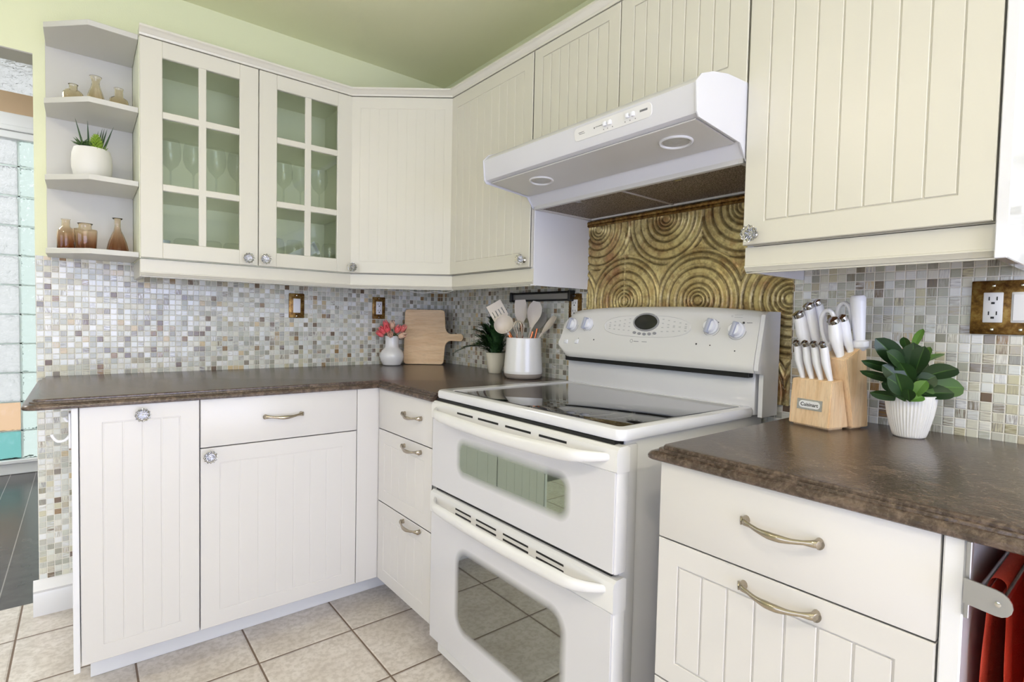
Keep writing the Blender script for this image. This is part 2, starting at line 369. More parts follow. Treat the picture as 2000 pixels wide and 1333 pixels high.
def interp(vals, n):
    out = []
    for i in range(n):
        f = i/(n-1)*(len(vals)-1); a = int(f); b = min(a+1, len(vals)-1); out.append(vals[a]+(vals[b]-vals[a])*(f-a))
    return out
def obj(name, bm, m, parent=None, smooth=True, angle=34, world=True):
    """one mesh object; verts given in world coordinates, stored relative to the parent's base"""
    bmesh.ops.recalc_face_normals(bm, faces=bm.faces[:])
    off = Vector((0, 0, 0))
    if parent is not None and world:
        p = parent
        while p is not None: off += p.location; p = p.parent
    if off.length: bmesh.ops.translate(bm, vec=-off, verts=bm.verts[:])
    me = bpy.data.meshes.new(name); bm.to_mesh(me); bm.free()
    if isinstance(m, str): m = M[m]
    for mm in (m if isinstance(m, (list, tuple)) else [m]): me.materials.append(M[mm] if isinstance(mm, str) else mm)
    if smooth and len(me.polygons):
        me.polygons.foreach_set('use_smooth', [True]*len(me.polygons)); me.set_sharp_from_angle(angle=math.radians(angle))
    o = bpy.data.objects.new(name, me); COL.objects.link(o)
    if parent is not None: o.parent = parent
    return o
def objs(name, bm, m, parent=None, **k):
    """every loose piece of bm becomes an object of its own"""
    bm.faces.ensure_lookup_table(); seen = set(); out = []
    for f in bm.faces:
        if f in seen: continue
        st_ = [f]; isl = []; seen.add(f)
        while st_:
            g = st_.pop(); isl.append(g)
            for v in g.verts:
                for h in v.link_faces:
                    if h not in seen: seen.add(h); st_.append(h)
        b2 = bmesh.new(); mp_ = {}
        for g in isl:
            for v in g.verts:
                if v not in mp_: mp_[v] = b2.verts.new(v.co)
            b2.faces.new([mp_[v] for v in g.verts])
        out.append(obj(name, b2, m, parent, **k))
    bm.free(); return out
def tag(o, label, cat, group=None, kind=None):
    if label: o['label'] = label
    if cat: o['category'] = cat
    if group: o['group'] = group
    if kind: o['kind'] = kind
    return o
def thing(name, label, cat, loc, group=None):
    o = bpy.data.objects.new(name, None); o.empty_display_size = .05; COL.objects.link(o); o.location = loc
    return tag(o, label, cat, group)
def struct(name, bm, m, **k):
    o = obj(name, bm, m, **k); o['kind'] = 'structure'; return o
def single(name, bm, m, label, cat, group=None, origin=None, **k):
    if origin: bmesh.ops.translate(bm, vec=-Vector(origin), verts=bm.verts[:])
    o = obj(name, bm, m, **k)
    if origin: o.location = origin
    return tag(o, label, cat, group)
def dup(root, loc, label=None, rot=None):
    r = root.copy(); COL.objects.link(r); r.location = loc
    if rot is not None: r.rotation_euler = rot
    if label: r['label'] = label
    for ch in list(root.children):
        c = ch.copy(); COL.objects.link(c); c.parent = r
        for g in ch.children:
            d = g.copy(); COL.objects.link(d); d.parent = c
    return r
# local frames: (u along the wall to the viewer's right, d out of the wall, z up)
def frame(ox, oy, ux, uy, dx, dy):
    return Matrix(((ux, dx, 0, ox), (uy, dy, 0, oy), (0, 0, 1, 0), (0, 0, 0, 1)))
FA = frame(0, 0, 1, 0, 0, -1)       # wall A: u = x, d = -y
FB = frame(0, 0, 0, -1, -1, 0)      # wall B: u = -y, d = -x

# ------------------------------------------------------------------ room shell
H = 2.39
DC, ZC = .69, .88
YEND = -6.2; XL = -5.4
def slab(name, m, *b):
    bm = B(); box(bm, *b); return struct(name, bm, m, smooth=False)
slab('floor', 'floor_tile', XL-.1, .1, YEND-.1, .115, -.05, 0)
slab('floor.001', 'hall_floor', XL-.1, .1, .115, 2.6, -.05, -.001)
slab('ceiling', 'ceiling_paint', XL-.1, .1, YEND-.1, .12, H, H+.06)
slab('ceiling.001', 'hall_paint', XL-.1, .1, .12, 2.6, 2.85, 2.9)
# wall behind the glass cabinets: painted above, mosaic below, header over the opening on the left
XW = -1.692; ZT = 1.318
bm = B(); box(bm, XW, .1, 0, .115, ZT, H); box(bm, XL, XW, 0, .115, 2.03, H); struct('wall_back', bm, 'wall_paint', smooth=False)
bm = B(); box(bm, XW, .1, 0, .115, 0, ZT); struct('wall_back_mosaic', bm, 'mosaic_a', smooth=False)
bm = B(); box(bm, XL, XW, .001, .114, 2.026, 2.0301); struct('trim_1', bm, 'grey_paint', smooth=False)
# stove wall
bm = B(); box(bm, 0, .1, YEND, 0, 1.53, H); struct('wall_right', bm, 'wall_paint', smooth=False)
bm = B(); box(bm, 0, .1, YEND, 0, 0, 1.53); struct('wall_right_mosaic', bm, 'mosaic_b', smooth=False)
# left wall with window opening, rear wall with glazed door opening
WL = (-4.6, -1.3, .6, 2.1)
bm = B(); box(bm, XL-.1, XL, YEND, WL[0], 0, H); box(bm, XL-.1, XL, WL[1], 2.6, 0, 2.85); box(bm, XL-.1, XL, WL[0], WL[1], 0, WL[2]); box(bm, XL-.1, XL, WL[0], WL[1], WL[3], H)
struct('wall_left', bm, 'wall_paint', smooth=False)
WR = (-3.0, -.2, .25, 2.25)
bm = B(); box(bm, XL, WR[0], YEND-.1, YEND, 0, H); box(bm, WR[1], .1, YEND-.1, YEND, 0, H); box(bm, WR[0], WR[1], YEND-.1, YEND, WR[3], H); box(bm, WR[0], WR[1], YEND-.1, YEND, 0, WR[2])
struct('wall_rear', bm, 'hall_paint', smooth=False)
bm = B()
for y in (WL[0], (WL[0]+WL[1])/2, WL[1]-.05): box(bm, XL-.02, XL+.02, y, y+.05, WL[2], WL[3])
for z in (WL[2], 1.45, WL[3]-.05): box(bm, XL-.02, XL+.018, WL[0], WL[1], z, z+.05)
struct('window_1', bm, 'trim_white', smooth=False)
bm = B()
for x in (WR[0], (WR[0]+WR[1])/2, WR[1]-.06): box(bm, x, x+.06, YEND-.02, YEND+.02, WR[2], WR[3])
for z in (WR[2], WR[3]-.08): box(bm, WR[0], WR[1], YEND-.02, YEND+.018, z, z+.08)
struct('window_2', bm, 'trim_white', smooth=False)
bm = B(); box(bm, XL-.1, .1, .06, .12, H+.055, 2.9); struct('wall_hall_front', bm, 'hall_paint', smooth=False)
# baseboard on the mosaic wall end
bm = B()
prof = [(0, 0), (.018, 0), (.018, .075), (.014, .085), (.019, .095), (.012, .108), (.006, .125), (0, .13)]
prism(bm, prof, lambda p, t: (XW-.016 + t*(-1.3-XW), -p[0], p[1])); struct('baseboard_back', bm, 'trim_white')
bm = B(); prism(bm, prof, lambda p, t: (-p[0], -2.44 - t*2.3, p[1])); struct('baseboard_right', bm, 'trim_white')

# room beyond the opening: glass block window, sill, frame, transom
YF = 2.35
bm = B(); box(bm, XL, -2.9, YF, YF+.12, 0, 2.85); box(bm, -1.2, .1, YF, YF+.12, 0, 2.85); box(bm, -2.9, -1.2, YF, YF+.12, 0, .10); struct('wall_hall', bm, 'hall_paint', smooth=False)
bm = B(); box(bm, -2.9, -1.2, YF-.01, YF+.12, 2.43, 2.57); struct('trim_2', bm, 'tan', smooth=False)
bm = B(); box(bm, -2.9, -1.2, YF-.03, YF+.06, 2.26, 2.31, .004); box(bm, -2.9, -1.2, YF-.045, YF+.06, 2.31, 2.345, .004); box(bm, -2.9, -1.2, YF-.02, YF+.06, 2.345, 2.43, .004)
struct('trim_3', bm, 'trim_white')
bm = B(); box(bm, -2.9, -1.2, YF-.02, YF+.1, 0.0, .075, .004); box(bm, -2.9, -1.2, YF-.035, YF+.1, .075, .10, .004); struct('baseboard_hall', bm, 'trim_white')
bm = B(); box(bm, .0, .1, .115, YF, 0, 2.85); struct('wall_hall_right', bm, 'hall_paint', smooth=False)
bm = B(); box(bm, -2.9, -1.2, YF+.03, YF+.05, 2.57, 2.85)
o = struct('window_3', bm, 'glass_block', smooth=False)
wb = bpy.data.objects.new('window_4', None); COL.objects.link(wb); wb['kind'] = 'structure'; wb.location = (-1.9, YF, .1)
bm = B()
for k in range(12): box(bm, -2.9, -1.2, YF+.012, YF+.07, .093+k*.1995-.004, .093+k*.1995+.005)
for k in range(9): box(bm, -1.892+.2*(k-5)-.006, -1.892+.2*(k-5)+.006, YF+.012, YF+.07, .09, 2.29)
obj('mortar_grid', bm, 'mortar', wb, smooth=False)
for i in range(9):
    for k in range(11):
        bx = -1.892+.2*(i-5); bz = .093+k*.1995
        if bx+.2 > -1.2: continue
        if bx < -2.95: continue
        bm = B(); box(bm, bx+.005, bx+.195, YF, YF+.08, bz+.004, bz+.195, .012, 2)
        m = 'glass_block' if bx < -1.9 else 'mint_block'
        if abs(bx+2.092) < .02 and k == 1: m = 'stain_orange'
        if abs(bx+2.092) < .02 and k == 0: m = 'stain_teal'
        p = obj('glass_block', bm, m, wb)
        if m == 'stain_orange': p['label'] = 'orange stained glass block'
        if m == 'stain_teal': p['label'] = 'teal stained glass block'

# ------------------------------------------------------------------ door fronts
def slab_front(bm, T, u0, u1, z0, z1, d0, th=.019):
    box(bm, u0, u1, d0, d0+th, z0, z1, .0022, 2, T)
def bead_front(bm, T, u0, u1, z0, z1, d0, n, mu=.045, mz=.055, th=.019, g=.0032, mt=None, gd=.0035):
    mt = mz if mt is None else mt
    box(bm, u0, u1, d0, d0+th-gd, z0, z1, .001, 1, T)
    f0 = d0+th-.006; f1 = d0+th
    def rect(a, b, c, d, y): return [T @ Vector(p) for p in ((a, y, c), (b, y, c), (b, y, d), (a, y, d))]
    iu0, iu1, iz0, iz1 = u0+mu-g/2, u1-mu+g/2, z0+mz-g/2, z1-mt+g/2
    Lp = [rect(iu0, iu1, iz0, iz1, f0), rect(u0, u1, z0, z1, f0), rect(u0, u1, z0, z1, f1-.0018), rect(u0+.0018, u1-.0018, z0+.0018, z1-.0018, f1), rect(iu0-.001, iu1+.001, iz0-.001, iz1+.001, f1), rect(iu0, iu1, iz0, iz1, f1-.001)]
    rings(bm, Lp+[Lp[0]], False, False)
    w_ = (u1-u0-2*mu)/n
    for i in range(n):
        box(bm, u0+mu+i*w_+g/2, u0+mu+(i+1)*w_-g/2, f0, f1-.0005, z0+mz+g/2, z1-mt-g/2, .0014, 1, T)
def glass_door(T, parent, u0, u1, z0, z1, d0, th=.019):
    bm = B(); su = .066; sz = .056; cu = (u0+u1)/2; f1 = d0+th
    box(bm, u0, u0+su, d0, f1, z0, z1, .002, 1, T); box(bm, u1-su, u1, d0, f1, z0, z1, .002, 1, T)
    box(bm, u0+su-.001, u1-su+.001, d0, f1-.0001, z0, z0+sz, .002, 1, T); box(bm, u0+su-.001, u1-su+.001, d0, f1-.0001, z1-sz, z1, .002, 1, T)
    box(bm, cu-.0125, cu+.0125, d0+.006, f1-.002, z0+sz-.001, z1-sz+.001, .002, 1, T)
    for zz in (1.5535, 1.806):
        box(bm, u0+su-.001, u1-su+.001, d0+.006, f1-.0022, zz, zz+.024, .002, 1, T)
    dr = obj('door', bm, 'cream', parent)
    bm = B(); box(bm, u0+su-.003, u1-su+.003, d0+.0075, d0+.0095, z0+sz-.003, z1-sz+.003, 0, 1, T)
    obj('glass_pane', bm, 'pane', dr, smooth=False); return dr

# handles and knobs (placed as children of the front they sit on)
def pull_mesh():
    bm = B(); L = .058
    pts = smooth_path([(-L, -.002, .001), (-L, .007, .001), (-L*.93, .014, .001), (-L*.72, .019, 0), (-L*.45, .024, -.002), (-L*.15, .027, -.003), (L*.15, .027, -.003), (L*.45, .024, -.002), (L*.72, .019, 0), (L*.93, .014, .001), (L, .007, .001), (L, -.002, .001)], 4)
    r = interp([.0085, .0075, .006, .0038, .0044, .0064, .0064, .0044, .0038, .006, .0075, .0085], len(pts))
    sweep(bm, pts, r, 12, .8)
    for s in (-1, 1):   # flared faces of the feet
        sweep(bm, [(s*(L-.004), .008, .001), (s*(L+.004), .010, .001), (s*(L+.0055), .011, .001)], [.004, .0078, .0072], 12)
    me = bpy.data.meshes.new('drawer_pull'); bmesh.ops.recalc_face_normals(bm, faces=bm.faces[:]); bm.to_mesh(me); bm.free()
    me.polygons.foreach_set('use_smooth', [True]*len(me.polygons)); me.materials.append(M['nickel']); return me
def knob_mesh(which):
    bm = B()
    if which == 0: prof = [(.008, 0), (.011, .001), (.010, .004), (.006, .006), (.006, .013), (.010, .016)]; mod = None
    else:
        prof = [(.006, .013), (.013, .016), (.0185, .021), (.0195, .026), (.0165, .032), (.010, .036), (.004, .037)]
        mod = lambda a, z: 1+.07*math.cos(12*a)
    lathe(bm, prof, 48, mod=mod)
    bmesh.ops.rotate(bm, cent=(0, 0, 0), matrix=Matrix.Rotation(-PI/2, 3, 'X'), verts=bm.verts[:])   # axis along +Y (d)
    bmesh.ops.recalc_face_normals(bm, faces=bm.faces[:])
    me = bpy.data.meshes.new('knob'); bm.to_mesh(me); bm.free()
    if which == 0: me.polygons.foreach_set('use_smooth', [True]*len(me.polygons))
    me.materials.append(M['chrome' if which == 0 else 'crystal']); return me
PULL = pull_mesh(); KN = (knob_mesh(0), knob_mesh(1))
def absloc(o):
    v = Vector((0, 0, 0))
    while o is not None: v += o.location; o = o.parent
    return v
def rot_of(T):
    # rotation that maps local (u, d) to world with z mirrored-free: u' = d x z
    d = (T.to_3x3() @ Vector((0, 1, 0))).normalized(); z = Vector((0, 0, 1)); u = d.cross(z)
    return Matrix((u, d, z)).transposed().to_euler()
def add_pull(T, parent, u, z, d, **k):
    o = bpy.data.objects.new('handle', PULL); COL.objects.link(o); o.parent = parent
    o.location = (T @ Vector((u, d, z))) - absloc(parent); o.rotation_euler = rot_of(T); return o
def add_knob(T, parent, u, z, d):
    o = bpy.data.objects.new('knob', KN[1]); COL.objects.link(o); o.parent = parent
    o.location = (T @ Vector((u, d, z))) - absloc(parent); o.rotation_euler = rot_of(T)
    return o, T
def knob_on(T, root, parent, u, z, d):
    # crystal knob with its chrome base joined as one part (two materials)
    bm = B(); bm.from_mesh(KN[0]); n0 = len(bm.faces); bm.from_mesh(KN[1])
    bm.faces.ensure_lookup_table()
    for i, f in enumerate(bm.faces): f.material_index = 0 if i < n0 else 1; f.smooth = i < n0
    me = bpy.data.meshes.new('knob'); bm.to_mesh(me); bm.free(); me.materials.append(M['chrome']); me.materials.append(M['crystal'])
    o = bpy.data.objects.new('knob', me); COL.objects.link(o); o.parent = parent
    o.location = (T @ Vector((u, d, z))) - absloc(parent); o.rotation_euler = rot_of(T); return o

# ------------------------------------------------------------------ upper cabinets
ZU0, ZU1 = 1.312, 2.0735
DU = .313            # face of the doors
DB_ = DU-.021        # back of doors
XU0, XU1, XU2 = -1.403, -1.0212, -.640
YV0, YV1, YVM, YV2, YV3 = -.579, -1.122, -1.511, -1.910, -2.3714
# glass cabinet
gc = thing('display_cabinet', 'cream wall cabinet with two glazed doors of six panes showing glassware', 'cabinet', (XU0, -.15, ZU0))
bm = B()
box(bm, XU0, XU0+.018, -DB_, -.002, ZU0, ZU1, .001); box(bm, XU2-.018, XU2-.001, -DB_, -.002, ZU0, ZU1, .001)
box(bm, XU0+.018, XU2-.018, -DB_, -.002, ZU0, ZU0+.018); box(bm, XU0+.018, XU2-.018, -DB_, -.002, ZU1-.018, ZU1)
box(bm, XU0+.018, XU2-.018, -.010, -.002, ZU0+.018, ZU1-.018)
obj('carcass', bm, 'interior_lit', gc)
for z in (1.558, 1.812):
    bm = B(); box(bm, XU0+.019, XU2-.019, -DB_+.02, -.011, z, z+.018, .001); obj('shelf', bm, 'interior_lit', gc)
dl = glass_door(FA, gc, XU0+.0015, XU1-.0015, ZU0+.002, ZU1-.002, DB_+.002)
dr = glass_door(FA, gc, XU1+.0015, XU2-.003, ZU0+.002, ZU1-.002, DB_+.002)
knob_on(FA, gc, dl, -1.060, 1.339, DU); knob_on(FA, gc, dr, -.998, 1.341, DU)
# corner cabinet with diagonal door
P0 = Vector((XU2, -DB_)); P1 = Vector((-DB_, YV0))
cc = thing('corner_wall_cabinet', 'cream corner wall cabinet with one diagonal beadboard door', 'cabinet', (-.25, -.25, ZU0))
bm = B(); poly = [(-.002, -.002), (XU2, -.002), (P0.x, P0.y), (P1.x, P1.y), (-.002, YV0)]
prism(bm, poly, lambda p, t: (p[0], p[1], ZU0+t*(ZU1-ZU0))); obj('carcass', bm, 'cream', cc)
ud = (P1-P0).normalized(); nd = Vector((-abs(ud.y), -abs(ud.x)))
FC = frame(P0.x, P0.y, ud.x, ud.y, nd.x, nd.y); LC = (P1-P0).length
bm = B(); bead_front(bm, FC, .002, LC-.002, ZU0+.002, ZU1-.002, .002, 9, mu=.042, mz=.05, g=.0015, gd=.0012)
dc = obj('door', bm, 'cream', cc); knob_on(FC, cc, dc, .022, 1.336, .021)
# cabinet left of the hood
lb = thing('wall_cabinet', 'cream wall cabinet with a tall beadboard door between corner and range hood', 'cabinet', (-.15, (YV0+YV1)/2, ZU0))
bm = B(); box(bm, -DB_, -.002, YV0-.001, YV1+.018, ZU0, ZU1, .001); obj('carcass', bm, 'cream', lb)
bm = B(); box(bm, -DB_-.001, -.0015, YV1, YV1+.018, 1.249, ZU1, .001); p = obj('side_panel', bm, 'white_gloss', lb); p['label'] = 'glossy white side panel'
bm = B(); bead_front(bm, FB, -YV0+.002, -YV1-.003, ZU0+.002, ZU1-.002, DB_+.002, 9, mu=.05, mz=.052, g=.0024, gd=.0022)
d_ = obj('door', bm, 'cream', lb); knob_on(FB, lb, d_, 1.092, 1.340, DU)
# two short doors above the hood
hb = thing('over_hood_cabinet', 'cream two-door beadboard cabinet above the range hood', 'cabinet', (-.15, (YV1+YV2)/2, 1.705))
bm = B(); box(bm, -DB_, -.002, YV1-.001, YV2+.001, 1.706, ZU1, .001); obj('carcass', bm, 'cream', hb)
bm = B(); bead_front(bm, FB, -YV1+.002, -YVM-.0015, 1.7055, ZU1-.002, DB_+.002, 7, mu=.045, mz=.052, mt=.038, g=.0026); obj('door', bm, 'cream', hb)
bm = B(); bead_front(bm, FB, -YVM+.0015, -YV2-.003, 1.7055, ZU1-.002, DB_+.002, 7, mu=.050, mz=.052, mt=.038, g=.0026); obj('door', bm, 'cream', hb)
# big cabinet on the right
rb = thing('wall_cabinet', 'large cream wall cabinet with a wide beadboard door right of the hood', 'cabinet', (-.15, (YV2+YV3)/2, 1.249))
bm = B(); box(bm, -DB_, -.002, YV2-.018, YV3+.001, ZU0, ZU1, .001); obj('carcass', bm, 'cream', rb)
bm = B(); box(bm, -DB_+.02, -.003, YV2-.020, YV3+.003, ZU0-.012, ZU0-.001); obj('bottom_board', bm, 'raw_wood', rb)
bm = B(); box(bm, -DB_+.004, -.0015, YV2-.018, YV2-.001, 1.249, ZU1, .001); p = obj('side_panel', bm, 'white_gloss', rb)
bm = B(); box(bm, -DU-.002, -.0015, YV3-.019, YV3-.001, 1.247, ZU1, .0015); p = obj('side_panel', bm, 'white_gloss', rb); p['label'] = 'glossy white end panel'
bm = B(); bead_front(bm, FB, -YV2+.002, -YV3-.003, ZU0+.002, ZU1-.002, DB_+.002, 7, mu=.052, mz=.054, g=.0026)
d_ = obj('door', bm, 'cream', rb); knob_on(FB, rb, d_, 1.939, 1.337, DU)

# cornice (crown) and light rails as mitred profile sweeps over the cabinet fronts
def run(bm, pts, prof, ends=None):
    """pts: plan polyline; prof: (out, z); out measured to the room side"""
    pts = [Vector(p) for p in pts]; loops = []
    for i, p in enumerate(pts):
        ds = []
        if i > 0: ds.append((pts[i]-pts[i-1]).normalized())
        if i < len(pts)-1: ds.append((pts[i+1]-pts[i]).normalized())
        ns = [Vector((d.y, -d.x)) for d in ds]
        if len(ns) == 2: m_ = (ns[0]+ns[1]).normalized(); m_ = m_/m_.dot(ns[0])
        else: m_ = ns[0]
        loops.append([(p.x+m_.x*o_, p.y+m_.y*o_, z) for o_, z in prof])
    return rings(bm, loops)
base_line = [(XU0, 0), (XU0, -DB_), (XU2, -DB_), (-DB_, YV0), (-DB_, YV3)]
crown = [(-.03, ZU1+.001), (.022, ZU1+.001), (.024, ZU1+.008), (.028, ZU1+.011), (.031, ZU1+.018), (.037, ZU1+.022), (.040, ZU1+.024), (.040, ZU1+.031), (-.03, ZU1+.031)]
bm = B(); run(bm, [(XU0, -DB_), (XU2, -DB_), (-DB_, YV0), (-DB_, YV3-.02)], crown)
single('cornice', bm, 'cream', 'cream stepped cornice running along the tops of all wall cabinets', 'moulding')
rail = [(-.012, ZU0-.002), (.004, ZU0-.002), (.004, ZU0-.046), (.007, ZU0-.047), (.007, ZU0-.050), (.003, ZU0-.055), (0, ZU0-.060), (-.004, ZU0-.061), (-.004, ZU0-.064), (-.012, ZU0-.064)]
bm = B(); run(bm, [(XU0+.002, -DB_+.0), (XU2, -DB_), (-DB_, YV0), (-DB_, YV1+.0005)], rail)
box(bm, XU0+.001, XU0+.016, -DB_+.008, -.003, ZU0-.064, ZU0-.002, .001)
single('light_rail', bm, 'cream', 'cream light rail under the glazed, corner and left beadboard cabinets', 'moulding')
bm = B(); run(bm, [(-DB_, YV2-.001), (-DB_, YV3+.0005)], rail)
single('light_rail', bm, 'cream', 'cream light rail under the large right wall cabinet', 'moulding')

# end shelf unit
sx, se = -1.656, XU0-.0012
su = thing('corner_shelf_unit', 'white open end shelves with clipped corners beside the glazed cabinet', 'shelf', (-1.53, -.1, 1.314))
bm = B(); box(bm, sx-.002, se, -.012, -.001, 1.314, 2.081, .001); obj('back_panel', bm, 'shelf_white', su)
SH = [(sx, -.013), (sx, -.175), (sx+.116, -.296), (se, -.288), (se, -.013)]
for z0, z1 in ((1.314, 1.332), (1.560, 1.578), (1.814, 1.832), (2.063, 2.081)):
    bm = B(); prism(bm, SH, lambda p, t: (p[0], p[1], z0+t*(z1-z0)))
    bmesh.ops.bevel(bm, geom=bm.edges[:], offset=.001, segments=1, affect='EDGES'); obj('shelf', bm, 'shelf_white', su)

# ------------------------------------------------------------------ base cabinets
DBF = .678; ZD0, ZD1 = .113, .852
XA0, XA1, XA2 = -1.5707, -1.2762, -.7635
def carcass(parent, u0, u1, T, z0=ZD0, z1=ZD1, dd=DBF-.021, m='cream_cool_lit'):
    bm = B(); box(bm, u0, u1, .003, dd, z0, z1, .001, 1, T); return obj('carcass', bm, m, parent)
a1 = thing('base_cabinet', 'narrow cream base cabinet with a tall beadboard door at the left end of the run', 'cabinet', (-1.42, -.34, .09))
carcass(a1, XA0, XA1-.001, FA)
bm = B(); box(bm, XA0-.016, XA0-.0008, -DBF-.001, -.003, .096, ZD1, .0015); p = obj('side_panel', bm, 'white_gloss', a1); p['label'] = 'glossy white end panel'
bm = B(); bead_front(bm, FA, XA0+.0015, XA1-.0015, ZD0, ZD1, DBF-.019, 4, mu=.052, mz=.048, g=.0022, gd=.0016)
d_ = obj('door', bm, 'cream_cool_lit', a1); knob_on(FA, a1, d_, -1.425, .821, DBF)
a2 = thing('base_cabinet', 'wide cream base cabinet with one plain drawer above a beadboard door', 'cabinet', (-1.02, -.34, ZD0))
carcass(a2, XA1, XA2-.001, FA)
bm = B(); slab_front(bm, FA, XA1+.0015, XA2-.0015, .6985, ZD1, DBF-.019); d_ = obj('drawer', bm, 'cream_cool_lit', a2); add_pull(FA, d_, -1.0265, .779, DBF)
bm = B(); bead_front(bm, FA, XA1+.0015, XA2-.0015, ZD0, .6955, DBF-.019, 7, mu=.055, mz=.052, g=.0014, gd=.0012); d_ = obj('door', bm, 'cream_cool_lit', a2); knob_on(FA, a2, d_, -1.251, .671, DBF)
bm = B(); box(bm, XA2+.0005, -DBF, -DBF, -.62, ZD0, ZD1, .001); box(bm, -DBF, -.60, -DBF, -.640, ZD0, ZD1)
single('corner_filler', bm, 'cream_cool_lit', 'plain white filler panel in the inner corner of the base cabinets', 'panel')
a3 = thing('drawer_cabinet', 'narrow cream cabinet of three drawers between the inner corner and the stove', 'cabinet', (-.34, -.88, ZD0))
Y3, Y4 = .681, 1.082
carcass(a3, Y3, Y4, FB)
for z0, z1, hz, bead in ((.6985, ZD1, .784, 0), (.4190, .6955, .6695, 1), (ZD0, .4160, .399, 1)):
    bm = B()
    if bead: bead_front(bm, FB, Y3+.0005, Y4-.001, z0, z1, DBF-.019, 5, mu=.05, mz=.05, g=.0014, gd=.0012)
    else: slab_front(bm, FB, Y3+.0005, Y4-.001, z0, z1, DBF-.019)
    d_ = obj('drawer', bm, 'cream_cool_lit', a3); add_pull(FB, d_, .951, hz, DBF)
a4 = thing('drawer_cabinet', 'cream drawer cabinet right of the stove with a bronze pull on each drawer', 'cabinet', (-.34, -2.18, .09))
Y5, Y6 = 1.956, 2.397
carcass(a4, Y5+.001, Y6, FB)
bm = B(); box(bm, -DBF-.001, -.003, -Y6-.024, -Y6-.0008, .0, ZD1, .002); p = obj('side_panel', bm, 'white_gloss', a4); p['label'] = 'glossy white end panel'
for z0, z1, hz, bead in ((.7035, ZD1, .787, 0), (.4235, .7005, .674, 1), (ZD0, .4205, .39, 1)):
    bm = B()
    if bead: bead_front(bm, FB, Y5+.001, Y6-.002, z0, z1, DBF-.019, 7, mu=.046, mz=.045, g=.0028)
    else: slab_front(bm, FB, Y5+.001, Y6-.002, z0, z1, DBF-.019)
    d_ = obj('drawer', bm, 'cream_cool_lit', a4); add_pull(FB, d_, 2.190, hz, DBF)
# plinths
bm = B(); box(bm, XA0+.022, -.535, -.545, -.530, 0.0005, ZD0-.0005, .001); single('plinth', bm, 'trim_white', 'white plinth board under the left base cabinets', 'plinth')
bm = B(); box(bm, -.545, -.530, -1.082, -.5455, 0.0005, ZD0-.0005, .001); single('plinth', bm, 'trim_white', 'white plinth board under the three narrow drawers', 'plinth')
bm = B(); box(bm, -.545, -.530, -2.396, -1.957, 0.0005, ZD0-.0005, .001); single('plinth', bm, 'trim_white', 'white plinth board under the right drawer cabinet', 'plinth')

# ------------------------------------------------------------------ worktops (ogee edge as offset outline rings)
EDGE = [(.026, ZC), (.023, ZC-.0006), (.0215, ZC-.003), (.0213, ZC-.0062), (.0165, ZC-.0066), (.0150, ZC-.0074), (.0140, ZC-.0112), (.0085, ZC-.0120), (.0040, ZC-.0140), (.0012, ZC-.0175), (0, ZC-.021), (.0005, ZC-.0255), (.003, ZC-.0275)]
def arc(cx, cy, r, a0, a1, n=6): return [(cx+r*math.cos(a0+(a1-a0)*i/n), cy+r*math.sin(a0+(a1-a0)*i/n)) for i in range(n+1)]
def outline_left(o):
    x0 = -1.690+o; y1 = -DC+o; xi = -DC+o; r = .03
    return [(x0, -.001)] + [(x0+r-o*0+(-r)*math.cos(a), y1+r-r*math.sin(a)) for a in [i*PI/2/6 for i in range(7)]] + [(xi, y1), (xi, -1.0855), (-.001, -1.0855), (-.001, -.001)]
def outline_right(o):
    r = .018; y0 = -1.925-o; x0 = -DC+o
    return [(-.001, y0)] + [(x0+r-r*math.sin(a), y0-r+r*math.cos(a)) for a in [i*PI/2/6 for i in range(7)]] + [(x0, -3.1), (-.001, -3.1)]
def top(bm, fn):
    loops = [[(x, y, z) for x, y in fn(o)] for o, z in EDGE]
    rings(bm, loops)
bm = B(); top(bm, outline_left); single('worktop', bm, 'worktop', 'L-shaped dark brown worktop from the mosaic wall end to the stove', 'worktop', angle=18)
bm = B(); top(bm, outline_right); single('worktop', bm, 'worktop', 'dark brown worktop with ridged edge right of the stove', 'worktop', angle=18)

# ------------------------------------------------------------------ stove
SY0, SY1 = -1.088, -1.853
st = thing('electric_range', 'white double-oven electric range with black glass cooktop', 'stove', (-.35, -1.47, 0))
bm = B(); box(bm, -.640, -.024, SY1+.016, SY0-.004, .03, .864, .004, 2)
box(bm, -.655, -.60, SY1+.010, SY1+.030, .04, .855, .006, 2)
obj('body', bm, 'enamel', st)
bm = B()
for x in (-.6, -.08):
    for y in (SY0-.05, SY1+.05): lathe(bm, [(.018, .0), (.018, .012), (.01, .014), (.01, .034)], 16, x, y, 0)
objs('levelling_foot', bm, 'dark_plastic', st)
# cooktop frame
bm = B(); zt = .893; zb = .866
def rr(x0, x1, y0, y1, r, n=5):
    out = []
    for (cx, cy, a) in ((x1-r, y1-r, 0), (x0+r, y1-r, PI/2), (x0+r, y0+r, PI), (x1-r, y0+r, 1.5*PI)):
        out += [(cx+r*math.cos(a+PI/2*i/n), cy+r*math.sin(a+PI/2*i/n)) for i in range(n+1)]
    return out
X0, X1 = -.672, -.098
out = lambda o, z, r=.02: [(x, y, z) for x, y in rr(X0+o, X1-o*.2, SY1+o, SY0-o, r)]
gx0, gx1, gy0, gy1 = -.645, -.122, -1.826, -1.143
inn = lambda o, z: [(x, y, z) for x, y in rr(gx0+o, gx1-o, gy0+o, gy1-o, .012)]
L = [out(.012, zb), out(.002, zb+.001), out(0, zb+.006), out(.0, zt-.008), out(.003, zt-.002), out(.008, zt), inn(-.002, zt), inn(.001, zt-.003), inn(.001, zb)]
R = rings(bm, L, False, False)
for a, b in zip([R[-1]], [R[0]]):
    n = len(a)
    for i in range(n): bm.faces.new((a[i], a[(i+1) % n], b[(i+1) % n], b[i]))
